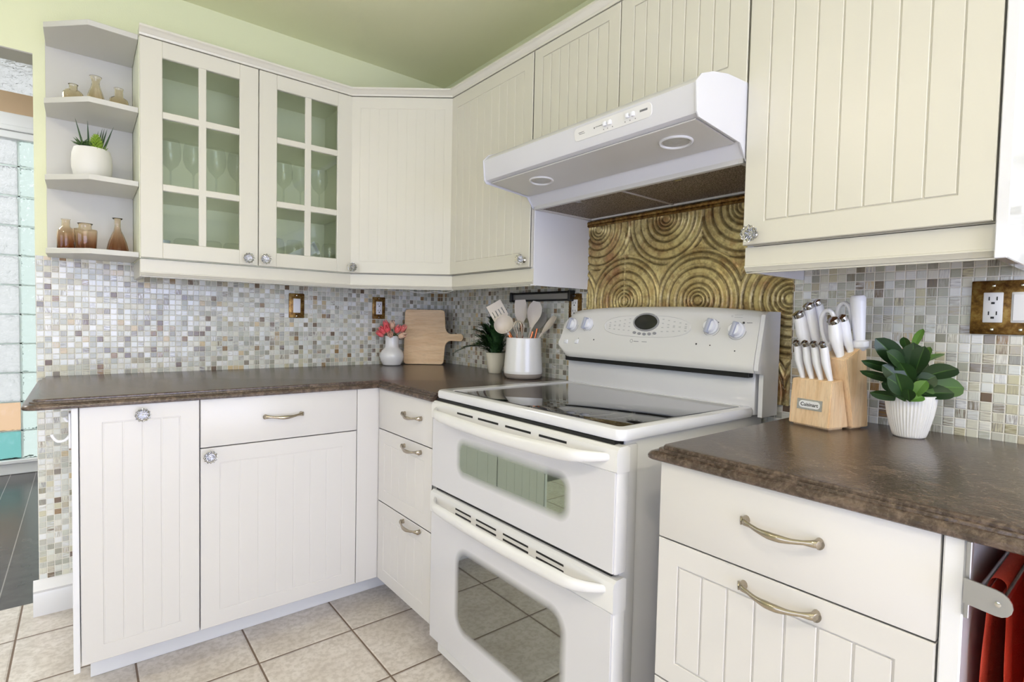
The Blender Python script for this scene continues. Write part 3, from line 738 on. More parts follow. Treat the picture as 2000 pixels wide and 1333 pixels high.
obj('cooktop_frame', bm, 'enamel', st)
bm = B(); rings(bm, [inn(.0015, zt-.006), inn(.0015, zt-.0012), inn(.003, zt-.0006)]); obj('cooktop_glass', bm, 'cooktop', st)
bm = B(); box(bm, -.672, -.60, SY1+.02, SY0-.01, .852, .8655); obj('vent_gap', bm, 'black', st)
# oven doors
XF = -.686; DY0, DY1 = -1.094, -1.855
def oven_door(z0, z1, zg, gm, slots, hz, sag):
    bm = B(); box(bm, XF+.004, XF+.040, DY1, DY0, z0, z1-.006, .004, 2)
    # front moulding of the upper band with a rolled top edge
    prof = [(XF+.040, zg), (XF+.002, zg), (XF-.002, zg+.004), (XF-.003, z1-.016), (XF, z1-.006), (XF+.008, z1), (XF+.030, z1+.001), (XF+.040, z1-.004)]
    prism(bm, prof, lambda p, t: (p[0], DY0+.001+(DY1-DY0-.002)*t, p[1]))
    d = obj('oven_door', bm, 'enamel_mat', st)
    bm = B(); box(bm, XF-.001, XF+.006, DY1+.004, DY0-.004, z0+.003, zg+.0015, .0012, 1); obj('door_glass', bm, gm, d)
    bm = B()
    for (ya, yb) in ((-1.242, -1.325), (-1.350, -1.446), (-1.475, -1.580), (-1.609, -1.707)):
        for zz in slots: box(bm, XF-.0036, XF+.004, ya, yb, zz-.0032, zz+.0032, .0012, 1)
    objs('vent_slot', bm, 'black', d)
    pts = []; rad = []
    n = 36; ya, yb = -1.112, -1.838
    for i in range(n+1):
        t_ = i/n; y = ya+(yb-ya)*t_; e = min(1, t_/.12, (1-t_)/.12); k = math.sin(e*PI/2)
        pts.append((XF+.006-.046*k-.006*math.sin(PI*t_), y, hz-sag*math.sin(PI*t_)**.8)); rad.append(.0075+.0095*(min(1, t_/.16, (1-t_)/.16))**.7)
    bm = B(); sweep(bm, pts, rad, 16, .62, (0, 0, 1)); obj('handle', bm, 'enamel_mat', d)
    return d
oven_door(.581, .857, .801, 'oven_upper', (.8395,), .834, .013)
oven_door(.086, .570, .497, 'oven_lower', (.5495, .5345), .546, .006)
bm = B(); box(bm, -.672, -.645, DY1+.02, DY0-.01, .566, .586); obj('door_gap_shade', bm, 'black', st)  # black strip stands in for the shade between the oven doors
bm = B(); box(bm, -.66, -.62, DY1+.01, DY0-.01, .03, .083, .003); obj('bottom_panel', bm, 'enamel_mat', st)
# backguard
GY0, GY1 = -1.106, -1.866
bm = B(); box(bm, -.104, -.024, GY1+.012, GY0-.012, .868, .99, .006, 2); obj('backguard_riser', bm, 'enamel', st)
bm = B(); box(bm, -.128, -.024, GY1+.02, GY0-.02, .975, 1.03, .002); obj('backguard_gap', bm, 'black', st)
bm = B(); loops = []
def guard_z(y):
    s = abs((y+1.486)/.38); return 1.176-.018*s**3
n = 40
for i in range(n+1):
    t_ = i/n; y = GY0+(GY1-GY0)*t_; e = min(1, t_/.06); e = math.sqrt(max(0, 1-(1-e)**2)) if e < 1 else 1; e = max(.62, e)
    zt_ = guard_z(y); zc_ = 1.075; zl = .990
    zt2 = zc_+(zt_-zc_)*e; zl2 = zc_+(zl-zc_)*e
    loops.append([(-.03, y, zl2), (-.138, y, zl2), (-.1455, y, zl2+.010), (-.145, y, zl2+.022), (-.132, y, zc_-.01), (-.113, y, zc_+(zt_-zc_)*.8*e), (-.106, y, zt2-.012), (-.096, y, zt2-.003), (-.082, y, zt2), (-.03, y, zt2)])
rings(bm, loops); cp = obj('control_panel', bm, 'enamel_mat', st, angle=50)
bm = B(); prism(bm, [(-.112, .868), (-.024, .868), (-.024, 1.160), (-.092, 1.160), (-.112, 1.150), (-.142, 1.015), (-.143, .998), (-.136, .990), (-.112, .985)], lambda p, t: (p[0], GY1-.001-.012*t, p[1])); obj('side_cap', bm, 'enamel', st)
# face frame of the control panel: (y, z) -> point on the slanted face, pushed out by e
def face_x(z):
    z_a, x_a, z_b, x_b = 1.012, -.145, 1.065, -.132
    if z < z_b: f = (z-z_a)/(z_b-z_a); return x_a+(x_b-x_a)*f
    f = (z-z_b)/(1.157-z_b); return x_b+(-.113-x_b)*f
def on_face(y, z, e): return Vector((face_x(z)-e*.985, y, z+e*.17))
FN = Vector((-.985, 0, .17)).normalized(); FT = Vector((.17, 0, .985)).normalized(); FY = Vector((0, -1, 0))
def face_T(y, z, e=0.): # local x -> FY (viewer's right), local y -> FT (up), local z -> normal
    p = on_face(y, z, e); return Matrix(((FY.x, FT.x, FN.x, p.x), (FY.y, FT.y, FN.y, p.y), (FY.z, FT.z, FN.z, p.z), (0, 0, 0, 1)))
def disc(bm, T, rx, ry, h, seg=28, top=.85):
    L_ = []
    for (k, z) in ((1, -.002), (1, h*.7), (top, h)):
        L_.append([T @ Vector((rx*k*math.cos(2*PI*i/seg), ry*k*math.sin(2*PI*i/seg), z)) for i in range(seg)])
    rings(bm, L_)
for (y, z) in ((-1.159, 1.111), (-1.234, 1.114), (-1.725, 1.115), (-1.804, 1.107)):
    T = face_T(y, z)
    kn = bpy.data.objects.new('control_knob', None)
    bm = B(); disc(bm, T, .0235, .0235, .010); disc(bm, T, .019, .019, .020, top=.8)
    k = obj('control_knob', bm, 'knob_white', cp)
    bm = B(); Tr = T @ Matrix.Rotation(math.radians(-14), 4, 'Z'); box(bm, -.006, .006, -.0215, .0215, .008, .027, .003, 2, Tr); obj('grip', bm, 'knob_grey', k)
# oval bezel with dark display and touch key marks
bm = B(); T = face_T(-1.486, 1.114)
pts = []
for i in range(40):
    a = 2*PI*i/40; c, s = math.cos(a), math.sin(a); ex = .172*math.copysign(abs(c)**.75, c); ez = (.040 if s > 0 else .034)*math.copysign(abs(s)**.8, s); ez -= .006
    pts.append((ex, ez))
rings(bm, [[T @ Vector((x*1.0, y*1.0, -.002)) for x, y in pts], [T @ Vector((x, y, .0022)) for x, y in pts], [T @ Vector((x*.98, y*.95, .003)) for x, y in pts], [T @ Vector((x*.975, y*.93, .0014)) for x, y in pts]])
obj('touch_panel', bm, 'enamel_mat', cp)
bm = B(); disc(bm, face_T(-1.491, 1.124), .052, .031, .0038); obj('display_bezel', bm, 'btn_grey', cp)
bm = B(); disc(bm, face_T(-1.491, 1.124), .046, .026, .0050); obj('display', bm, 'dark_plastic', cp)
bm = B()
for i in range(5):
    disc(bm, face_T(-1.450-i*.020, 1.089-.004*math.sin(PI*i/4), 0), .0068, .0046, .0035, 16)
objs('oval_button', bm, 'btn_grey', cp)
bm = B(); random.seed(3)
for sgn in (-1, 1):
    for c in range(5):
        for r_ in range(4):
            yy = -1.491+sgn*(.066+c*.021); zz = 1.134-r_*.013-c*.0035*(1 if r_ < 2 else -.3)
            box(bm, -.0035, .0035, -.0016, .0016, .0013, .0022, 0, 1, face_T(yy, zz))
objs('key_mark', bm, 'light_print', cp)
bm = B()
def ringmark(bm, T, r0, r1, a0, a1, e=.0004, n=10):
    va = [bm.verts.new(T @ Vector((r0*math.cos(a0+(a1-a0)*i/n), r0*math.sin(a0+(a1-a0)*i/n), e))) for i in range(n+1)]
    vb = [bm.verts.new(T @ Vector((r1*math.cos(a0+(a1-a0)*i/n), r1*math.sin(a0+(a1-a0)*i/n), e))) for i in range(n+1)]
    for i in range(n): bm.faces.new((va[i], va[i+1], vb[i+1], vb[i]))
for (y, z) in ((-1.159, 1.111), (-1.234, 1.114), (-1.725, 1.115), (-1.804, 1.107)):
    ringmark(bm, face_T(y, z), .0275, .0288, -2.4, -.1, .0006, 14)
ringmark(bm, face_T(-1.443, 1.061), .0045, .006, 0, 2*PI, .0006, 16)
box(bm, -.010, .010, -.0012, .0012, 0, .0006, 0, 1, face_T(-1.462, 1.060)); box(bm, -.010, .010, -.001, .001, 0, .0006, 0, 1, face_T(-1.495, 1.060))
box(bm, -.012, .012, -.0035, -.003, 0, .0006, 0, 1, face_T(-1.804, 1.146)); box(bm, -.012, .012, .003, .0035, 0, .0006, 0, 1, face_T(-1.804, 1.146))
box(bm, -.008, .008, -.001, .001, 0, .0006, 0, 1, face_T(-1.838, 1.128)); ringmark(bm, face_T(-1.785, 1.146), .002, .0026, 0, 2*PI, .0005, 8)
objs('printed_mark', bm, 'btn_grey', cp, smooth=False)
bm = B()
for (y, z, r_) in ((-1.684, 1.062, .0028), (-1.729, 1.060, .002), (-1.807, 1.048, .002), (-1.275, 1.058, .0026), (-1.199, 1.060, .0014), (-1.821, 1.128, .003), (-1.745, 1.128, .0015)): disc(bm, face_T(y, z), r_, r_, .0008, 12)
objs('indicator_light', bm, 'dark_print', cp)
bm = B()
for (y, z) in ((-1.138, 1.046), (-1.192, 1.048)): box(bm, -.009, .009, -.008, .008, -.002, .004, .003, 2, face_T(y, z))
objs('rocker_switch', bm, 'knob_white', cp)

# ------------------------------------------------------------------ range hood
hd = thing('range_hood', 'white under-cabinet range hood with two round lamps over the stove', 'range hood', (-.25, -1.51, 1.515))
HY0, HY1 = -1.125, -1.905
def hood_sec(y):
    return
prof = [(-.006, 1.553), (-.300, 1.553), (-.304, 1.527), (-.330, 1.562), (-.500, 1.578), (-.514, 1.582), (-.517, 1.588), (-.524, 1.645), (-.505, 1.664), (-.460, 1.682), (-.400, 1.695), (-.310, 1.702), (-.006, 1.702)]
bm = B(); prism(bm, prof, lambda p, t: (p[0], HY0+(HY1-HY0)*t, p[1]))
obj('shell', bm, 'hood_white', hd, angle=28)
bm = B()   # side cheeks in slightly thicker sheet
for y in (HY0+.0036, HY1-.0006):
    prism(bm, [(-.006, 1.516), (-.304, 1.519), (-.334, 1.556), (-.512, 1.572), (-.521, 1.582), (-.527, 1.646), (-.507, 1.667), (-.461, 1.685), (-.400, 1.698), (-.315, 1.7035), (-.006, 1.7035)], lambda p, t: (p[0], y-.003*t, p[1]))
objs('side_cheek', bm, 'hood_white', hd)
# lamp strip and lip underneath
bm = B(); prism(bm, [(-.335, 1.5610), (-.500, 1.5765), (-.500, 1.5735), (-.335, 1.5575)], lambda p, t: (p[0], HY0-.012+(HY1-HY0+.024)*t, p[1])); obj('underside_panel', bm, 'hood_under', hd)
def under(bm, x, y, r, h, seg=32, ring_=None):
    zc = 1.5575+(x+.335)/(-.165)*.016
    pf = [(r*1.14, .001), (r*1.13, -.0030), (r*1.05, -.0045), (r*.99, -.003), (r*.97, .001)] if ring_ else [(r*.95, .001), (r*.93, -.001), (r*.5, -.0025), (r*.05, -.003)]
    L_ = []
    for rad_, dz in pf: L_.append([(x+rad_*.82*math.cos(2*PI*i/seg), y+rad_*math.sin(2*PI*i/seg), zc-.097*rad_*.82*math.cos(2*PI*i/seg)+dz) for i in range(seg)])
    rings(bm, L_, not ring_, not ring_)
for y in (-1.300, -1.792):
    bm = B(); under(bm, -.425, y, .038, 0, ring_=True); lr = obj('lamp_ring', bm, 'enamel_mat', hd)
    bm = B(); under(bm, -.425, y, .036, 0); obj('lamp_lens', bm, 'lens', lr)
# filters: framed mesh trays
t = NT('filter_mesh'); sp = t.n('ShaderNodeSeparateXYZ'); t.l(t.coord(), sp.inputs[0])
wv = t.n('ShaderNodeTexVoronoi'); wv.inputs['Scale'].default_value = 260; t.l(t.coord(), wv.inputs['Vector'])
t.base(t.ramp(wv.outputs['Distance'], [(.2, lin((184, 168, 152))), (.55, lin((88, 74, 62)))])); t.set(Metallic=.3, Roughness=.45); t.bump(wv.outputs['Distance'], .002); M['mesh'] = t.m
bm = B(); fz = 1.517
for a, b in ((HY0-.004, HY0-.016), (HY1+.016, HY1+.004)): box(bm, -.304, -.008, a, b, fz-.001, fz+.02, .001)
box(bm, -.305, -.290, HY0-.016, HY1+.016, fz-.001, fz+.02, .001); box(bm, -.02, -.008, HY0-.016, HY1+.016, fz-.002, fz+.02, .001)
obj('filter_frame', bm, 'hood_under', hd)
for ya, yb in ((HY0-.016, -1.507), (-1.513, HY1+.016)):
    bm = B(); box(bm, -.290, -.02, ya, yb, fz+.004, fz+.014); f = obj('grease_filter', bm, 'mesh', hd)
    bm = B(); ym = (ya+yb)/2; box(bm, -.286, -.270, ym-.012, ym+.012, fz, fz+.004, .001); obj('pull_tab', bm, 'steel', f)
bm = B(); box(bm, -.290, -.02, -1.513, -1.507, fz, fz+.012, .001); obj('divider', bm, 'stoneware', hd)
# controls on the sloping front
hp0, hp1 = Vector((-.5165, 0, 1.588)), Vector((-.524, 0, 1.645)); HT = (hp1-hp0).normalized(); HN = Vector((-HT.z, 0, HT.x))
def hood_T(y, s, e=0.):
    p = hp0+HT*s+HN*e; return Matrix(((0, HT.x, HN.x, p.x), (-1, HT.y, HN.y, y), (0, HT.z, HN.z, p.z), (0, 0, 0, 1)))
bm = B()
pl = rr(-.126, .126, -.017, .017, .012)
T = hood_T(-1.665, .034)
rings(bm, [[T @ Vector((x, y, -.002)) for x, y in pl], [T @ Vector((x, y, .0012)) for x, y in pl], [T @ Vector((x*.995, y*.97, .0018)) for x, y in pl]]); hc = obj('control_plate', bm, 'enamel_mat', hd)
bm = B()
for y in (-1.650, -1.665, -1.722, -1.737): box(bm, -.005, .005, -.005, .006, .0005, .009, .002, 2, hood_T(y, .036))
objs('slider', bm, 'knob_white', hc)
bm = B()
for y in (-1.643, -1.656, -1.672, -1.712, -1.727, -1.743): disc(bm, hood_T(y, .0245, .0018), .0014, .0014, .0006, 8)
box(bm, -.011, .011, -.0022, .0022, .0015, .0024, 0, 1, hood_T(-1.768, .037)); disc(bm, hood_T(-1.612, .036, .0018), .0022, .0022, .0006, 8)
box(bm, -.013, .013, -.0006, .0006, .0015, .0023, 0, 1, hood_T(-1.629, .037)); box(bm, -.010, .010, -.0006, .0006, .0015, .0023, 0, 1, hood_T(-1.566, .037)); box(bm, -.010, .010, -.0006, .0006, .0015, .0023, 0, 1, hood_T(-1.568, .033))
objs('printed_mark', bm, 'grey_print', hc, smooth=False)

# ------------------------------------------------------------------ brass relief panel behind the stove
PY0, PY1, PZ0, PZ1 = -1.118, -1.902, .895, 1.512
CEN = []
for j, z in enumerate((1.482, 1.201, .920)):
    offs = (-1.172, -1.474, -1.752, -2.03) if j % 2 == 0 else (-1.02, -1.309, -1.606, -1.893)
    for y in offs: CEN.append((y, z))
GR = [.016, .028, .041, .057, .079, .108, .138, .157, .192, .232]
def relief(y, z):
    # lower circles lie over the upper ones
    best = None
    for k, (cy, cz) in enumerate(CEN):
        d = math.hypot(y-cy, (z-cz))
        pr = d-(.012 if abs(cz-1.201) < .01 else 0)
        if best is None or pr < best[0]: best = (pr, d, k, math.atan2(z-cz, y-cy))
    _, d, k, a = best
    d += .0035*math.sin(a+k)       # slight spiral drift
    h = 0; g = 0
    for r in GR:
        w_ = .0034+.006*r
        q = abs(d-r)/w_
        if q < 1.8: e = math.exp(-q*q*2.2); h -= .0058*e; g = max(g, e)
        q2 = abs(d-r-w_*1.9)/w_
        if q2 < 1.8: h += .0022*math.exp(-q2*q2*2)
    return h, g
bm = B(); ny, nz_ = 320, 250; lay = bm.verts.layers.float.new('patina'); grid = []
for j in range(nz_+1):
    row = []
    for i in range(ny+1):
        y = PY0+(PY1-PY0)*i/ny; z = PZ0+(PZ1-PZ0)*j/nz_
        h, g = relief(y, z)
        if abs(y+1.304) < .0022: h = .003; g = 0
        v = bm.verts.new((-.010-h, y, z)); v[lay] = min(1, g*.72); row.append(v)
    grid.append(row)
for j in range(nz_):
    for i in range(ny): bm.faces.new((grid[j][i], grid[j][i+1], grid[j+1][i+1], grid[j+1][i]))
rim = [grid[0][i] for i in range(ny+1)]+[grid[j][ny] for j in range(1, nz_+1)]+[grid[nz_][i] for i in range(ny-1, -1, -1)]+[grid[j][0] for j in range(nz_-1, 0, -1)]
back = [bm.verts.new((-.0008, v.co.y, v.co.z)) for v in rim]
for i in range(len(rim)): bm.faces.new((rim[i], rim[(i+1) % len(rim)], back[(i+1) % len(rim)], back[i]))
bp = thing('backsplash_panel', 'antique brass backsplash embossed with overlapping concentric circles', 'backsplash', (0, -1.51, PZ0))
obj('relief_sheet', bm, 'brass', bp, angle=80)
bm = B(); prism(bm, [(-.001, 1.490), (-.016, 1.490), (-.021, 1.495), (-.019, 1.500), (-.022, 1.506), (-.018, 1.512), (-.001, 1.512)], lambda p, t: (p[0], PY0+(PY1+.06-PY0)*t+.000, p[1]-.0005)); obj('top_moulding', bm, 'plate', bp)

# ------------------------------------------------------------------ outlet and switch plates
def plate(T, u, z, w_, h_, label, kind, cat='outlet'):
    r0 = T @ Vector((u, 0, z)); o = thing('outlet_cover' if kind != 'switch' else 'light_switch', label, cat, r0)
    bm = B(); box(bm, u-w_/2, u+w_/2, .001, .007, z-h_/2, z+h_/2, .003, 2, T); obj('plate', bm, 'plate', o)
    gangs = [0] if kind != 'double' else [-.023, .023]
    for i, gu in enumerate(gangs):
        sw = (kind == 'switch') or (kind == 'double' and i == 1)
        bm = B(); box(bm, u+gu-.0165, u+gu+.0165, .006, .010, z-.033, z+.033, .002, 2, T); ins = obj('rocker' if sw else 'receptacle', bm, 'plastic_white', o)
        if sw:
            bm = B(); box(bm, u+gu-.0135, u+gu+.0135, .0095, .012, z-.029, z+.029, .001, 1, T); obj('paddle', bm, 'plastic_white', ins)
        else:
            bm = B()
            for zc in (z+.0145, z-.0175):
                box(bm, u+gu-.0075, u+gu-.0055, .0098, .0104, zc+.001, zc+.009, 0, 1, T); box(bm, u+gu+.0055, u+gu+.0075, .0098, .0104, zc+.001, zc+.009, 0, 1, T)
                box(bm, u+gu-.003, u+gu+.003, .0098, .0104, zc-.007, zc-.0025, .001, 1, T)
            objs('slot', bm, 'black', ins, smooth=False)
        bm = B()
        for zc in (z+.048, z-.048): lathe(bm, [(.0032, 0), (.0030, .0014), (.0015, .002)], 12)if False else box(bm, u+gu-.003, u+gu+.003, .0065, .0085, zc-.003, zc+.003, .0014, 2, T)
        objs('screw', bm, 'chrome', o)
    return o
plate(FA, -.782, 1.168, .070, .114, 'brass-plated light switch on the mosaic above the worktop', 'switch', 'light switch')
plate(FA, -.372, 1.170, .070, .112, 'brass-plated power outlet above the vase of tulips', 'outlet')
plate(FB, 1.051, 1.178, .070, .114, 'brass-plated power outlet behind the left end of the stove', 'outlet')
plate(FB, 2.349, 1.171, .122, .118, 'wide antique brass plate with an outlet and a rocker switch', 'double')

# black magnetic rack under the left wall cabinet
mr = thing('magnetic_knife_rack', 'black-framed steel magnetic rack on the mosaic behind the utensil crock', 'rack', (-.01, -.86, 1.225))
bm = B(); box(bm, -.030, -.001, -.660, -1.045, 1.238, 1.246, .002); box(bm, -.030, -.001, -.660, -1.045, 1.206, 1.213, .002); box(bm, -.034, -.001, -1.034, -1.047, 1.204, 1.248, .002); box(bm, -.034, -.001, -.658, -.670, 1.204, 1.248, .002); obj('frame', bm, 'dark_plastic', mr)
bm = B(); box(bm, -.020, -.002, -.670, -1.034, 1.213, 1.238, .001); obj('magnet_bar', bm, 'bracket_grey', mr)
# thin cable sagging under the corner cabinet
bm = B(); pts = smooth_path([(-.42, -.38, 1.252), (-.40, -.42, 1.240), (-.36, -.45, 1.236), (-.33, -.49, 1.243), (-.30, -.53, 1.238), (-.28, -.58, 1.250)], 6); sweep(bm, pts, .0016, 6)
single('cable', bm, 'wire', 'thin white cable sagging below the corner wall cabinet', 'cable')

exec_parts = True
# ------------------------------------------------------------------ crock and utensils
def pot_profile(r, wall=.004):
    return r
ck = thing('utensil_crock', 'tall white ribbed utensil crock with bare stoneware foot beside the stove', 'crock', (-.122, -.872, ZC))
cx, cy = -.122, -.872
bm = B(); pr = [(.064, .0005), (.070, .003), (.0775, .012), (.0805, .022)]
lathe(bm, pr, 48, cx, cy, ZC, cap=True); p = obj('foot', bm, 'stoneware', ck)
bm = B(); pr = [(.0805, .0221), (.0815, .03)]
for i in range(1, 22):
    f = i/21; z = .03+.135*f; pr.append((.0815-.0085*f+.0006*math.sin(i*PI), z)); pr.append((.0809-.0085*f, z+.003))
pr += [(.0725, .1675), (.0710, .170), (.0690, .168), (.0690, .10), (.068, .025), (.0, .024)]
lathe(bm, pr, 56, cx, cy, ZC, cap=False); obj('body', bm, 'white_ceramic', ck)
def utensil(name, label, base, tip, head, hm='silicone', rod='copper', rr_=.0045, group='cooking utensils in the crock'):
    """base: foot inside crock (x,y); tip: where the handle meets the head"""
    b = Vector(base); t_ = Vector(tip); o = thing(name, label, 'utensil', b, group)
    bm = B(); sweep(bm, [b, b+(t_-b)*.5, t_], [rr_*1.0, rr_*1.1, rr_], 10); obj('handle', bm, rod, o)
    d = (t_-b).normalized(); bm = B(); head(bm, t_, d); obj('head', bm, hm, o); return o
# directions: V = sideways as seen from the room (towards the stove), N = facing the camera
VN = Vector((CAM.x-cx, CAM.y-cy, 0)).normalized(); VS = Vector((-VN.y, VN.x, 0))    # VS: to the viewer's right
if VS.dot(rt) < 0: VS = -VS
def head_frame(d, twist=0.):
    s = d.cross(VN).normalized(); s = -s if s.dot(VS) < 0 else s
    n = s.cross(d).normalized(); n = -n if n.dot(VN) < 0 else n
    c_, s_ = math.cos(twist), math.sin(twist); return s*c_+n*s_, n*c_-s*s_
def paddle(L, ws, th=.004, twist=0., slots=0, bowl=0., curl=0.):
    def f(bm, t_, d):
        s, n = head_frame(d, twist); m_ = len(ws)*4-3; w_ = interp(ws, m_); loops = []
        for i in range(m_):
            f_ = i/(m_-1); c = t_+d*(L*f_-.006)+n*(curl*f_*f_); row = []
            nn = 12
            for k in range(nn+1):
                a = -1+2*k/nn; row.append(c+s*a*w_[i]+n*(-bowl*(1-a*a)*math.sin(PI*min(1, f_*1.05))+th/2))
            for k in range(nn, -1, -1):
                a = -1+2*k/nn; row.append(c+s*a*w_[i]+n*(-bowl*(1-a*a)*math.sin(PI*min(1, f_*1.05))-th/2))
            loops.append(row)
        rings(bm, loops)
        if slots:
            for q in range(slots):
                a = (q-(slots-1)/2)*.30
                w0 = max(ws)
                # narrow raised-edge slots drawn as recess blocks
                pass
    return f
random.seed(11)
def P(v_side, z, dep=0.):  # point at crock centre moved sideways / towards the camera
    return (cx+VS.x*v_side+VN.x*dep, cy+VS.y*v_side+VN.y*dep, z)
def slotted_head(bm, t_, d):
    # turner blade built from bars so the slots are real openings
    s, n = head_frame(d, .1)
    def bar(u0, u1, v0, v1):
        loops = []
        for v_ in (v0, v1): pass
        q = [t_+d*v0+s*u0, t_+d*v0+s*u1, t_+d*v1+s*u1, t_+d*v1+s*u0]
        rings(bm, [[p_-n*.0015 for p_ in q], [p_+n*.0015 for p_ in q]])
    hw = .034
    bar(-.010, .010, -.012, .010); 
    rings(bm, [[t_+d*.004+s*-.012-n*.0015, t_+d*.004+s*.012-n*.0015, t_+d*.018+s*hw-n*.0015, t_+d*.018-s*hw-n*.0015], [t_+d*.004+s*-.012+n*.0015, t_+d*.004+s*.012+n*.0015, t_+d*.018+s*hw+n*.0015, t_+d*.018-s*hw+n*.0015]])
    bar(-hw, hw, .017, .030); bar(-hw, hw, .056, .088)
    for i in range(5): u = -hw+i*(2*hw-.010)/4; bar(u, u+.010, .029, .057)
utensil('slotted_turner', 'beige slotted turner leaning left in the crock, highest on the left', P(.030, ZC+.03, -.005), P(-.088, ZC+.235, -.012), slotted_head, group=None)
def ladle_head(bm, t_, d):
    s, n = head_frame(d, 0); ax = (n*.80+Vector((0, 0, 1))*.45).normalized(); a1 = s; a2 = ax.cross(a1).normalized()
    c = t_+d*.026-n*.004; R_ = .040; L_ = []
    for (r, h) in ((.004, -.026), (.020, -.023), (.032, -.014), (.039, -.002), (.0415, .008), (.0395, .008), (.036, -.001), (.029, -.011), (.018, -.019), (.002, -.022)):
        L_.append([c+a1*r*math.cos(2*PI*i/28)+a2*r*math.sin(2*PI*i/28)+ax*h for i in range(28)])
    rings(bm, L_); sweep(bm, [t_-d*.02, t_+d*.0, c-ax*.006-d*.03], .006, 10, 1.2)
utensil('ladle', 'beige ladle with a deep round bowl facing out of the crock', P(.020, ZC+.03, .030), P(-.072, ZC+.198, .030), ladle_head, group=None)
utensil('spatula', 'beige flat spatula standing upright behind the spoon in the crock', P(.0, ZC+.03, -.03), P(-.012, ZC+.235, -.035), paddle(.10, [.006, .020, .026, .027, .026, .022], .004, .2, curl=.004), group=None)
utensil('serving_spoon', 'large beige spoon standing highest in the crock', P(-.005, ZC+.03, .0), P(.030, ZC+.215, .0), paddle(.115, [.006, .012, .022, .029, .031, .027, .014], .0035, -.15, bowl=.010), rod='silicone', group=None)
utensil('cooking_spoon', 'dark grey spoon leaning right in the crock behind the pale one', P(-.020, ZC+.03, -.035), P(.052, ZC+.205, -.032), paddle(.085, [.006, .016, .025, .028, .025, .012], .0035, .45, bowl=.009), 'silicone_grey', 'silicone_grey', group=None)
utensil('slotted_spoon', 'pale grey slotted spoon leaning furthest right in the crock', P(-.040, ZC+.03, .0), P(.080, ZC+.195, .010), paddle(.088, [.006, .013, .019, .021, .019, .010], .0035, 1.0, bowl=.006), 'silicone', 'silicone', group=None)
ws = thing('whisk', 'steel wire balloon whisk in the middle of the crock', 'utensil', P(-.0, ZC+.03, .02)); b0 = Vector(P(0, ZC+.03, .02)); t0 = Vector(P(-.016, ZC+.168, .048)); dv = (t0-b0).normalized()
bm = B(); sweep(bm, [b0, t0], .006, 10); obj('handle', bm, 'copper', ws)
bm = B(); s_, n_ = head_frame(dv)
for k in range(6):
    a = PI*k/6; dr_ = s_*math.cos(a)+n_*math.sin(a)
    pts = smooth_path([t0-dv*.01+dr_*.003, t0+dv*.02+dr_*.014, t0+dv*.05+dr_*.023, t0+dv*.068+dr_*.015, t0+dv*.073, t0+dv*.068-dr_*.015, t0+dv*.05-dr_*.023, t0+dv*.02-dr_*.014, t0-dv*.01-dr_*.003], 4); sweep(bm, pts, .0019, 6)
obj('wire_loops', bm, 'whisk_wire', ws)
for i, (a, b, dep) in enumerate(((.012, -.030, .045), (-.005, .036, .04), (.020, .055, .0))):
    bb = Vector(P(a, ZC+.03, dep)); tt = Vector(P(b, ZC+.185+.012*i, dep)); bm = B(); sweep(bm, [bb, tt], [.0045, .004], 10)
    o = obj('copper_stick', bm, 'copper', smooth=True); tag(o, ['copper utensil handle beside the ladle in the crock', 'copper utensil handle right of the whisk in the crock', 'copper utensil handle at the right rim of the crock'][i], 'utensil')

# ------------------------------------------------------------------ small fern pot
fp = thing('potted_fern', 'bushy dark green fern in a small cream pot left of the utensil crock', 'plant', (-.096, -.644, ZC))
fx, fy = -.096, -.644
bm = B(); lathe(bm, [(.029, .0005), (.031, .003), (.0385, .04), (.0445, .085), (.0460, .093), (.0440, .094), (.0425, .088), (.03, .08), (.001, .079)], 40, fx, fy, ZC); obj('pot', bm, 'cream_ceramic', fp)
bm = B(); lathe(bm, [(.001, .078), (.041, .079), (.038, .086), (.02, .090), (.001, .092)], 20, fx, fy, ZC); obj('soil', bm, 'soil', fp)
def frond(bm, lay, base, ctrl, tip, w_, n, tint0, tint1, leaflet=True):
    base, ctrl, tip = Vector(base), Vector(ctrl), Vector(tip); prev = None
    for i in range(n+1):
        t_ = i/n; p = base*(1-t_)**2+ctrl*2*t_*(1-t_)+tip*t_*t_; d = ((ctrl-base)*(1-t_)+(tip-ctrl)*t_).normalized()
        s = d.cross(Vector((0, 0, 1)));
        if s.length < .1: s = d.cross(VN)
        s.normalize(); u_ = s.cross(d)
        ti = tint0+(tint1-tint0)*t_+random.uniform(-.08, .08)
        r = .0012
        if prev is not None and i % 2 == 0:
            pass
        w2 = w_*math.sin(PI*min(1, .12+t_*.88))**.7
        for sg in (-1, 1):
            dd = (s*sg*.9+d*.75+u_*random.uniform(-.25, .35)).normalized()*w2
            sd = dd.cross(u_).normalized()*w2*.22
            q = [p, p+dd*.5+sd, p+dd, p+dd*.5-sd]
            vs = [bm.verts.new(x) for x in q]
            for v in vs: v[lay] = max(0, min(1, ti))
            bm.faces.new(vs)
        if prev is not None:
            a_, b_ = prev, p; ss = s*.0012
            vs = [bm.verts.new(x) for x in (a_-ss, a_+ss, b_+ss, b_-ss)]
            for v in vs: v[lay] = ti*.6
            bm.faces.new(vs)
        prev = p
random.seed(21)
FS_ = -Vector((rt.x, rt.y, 0))
bm = B(); lay = bm.verts.layers.float.new('tint')
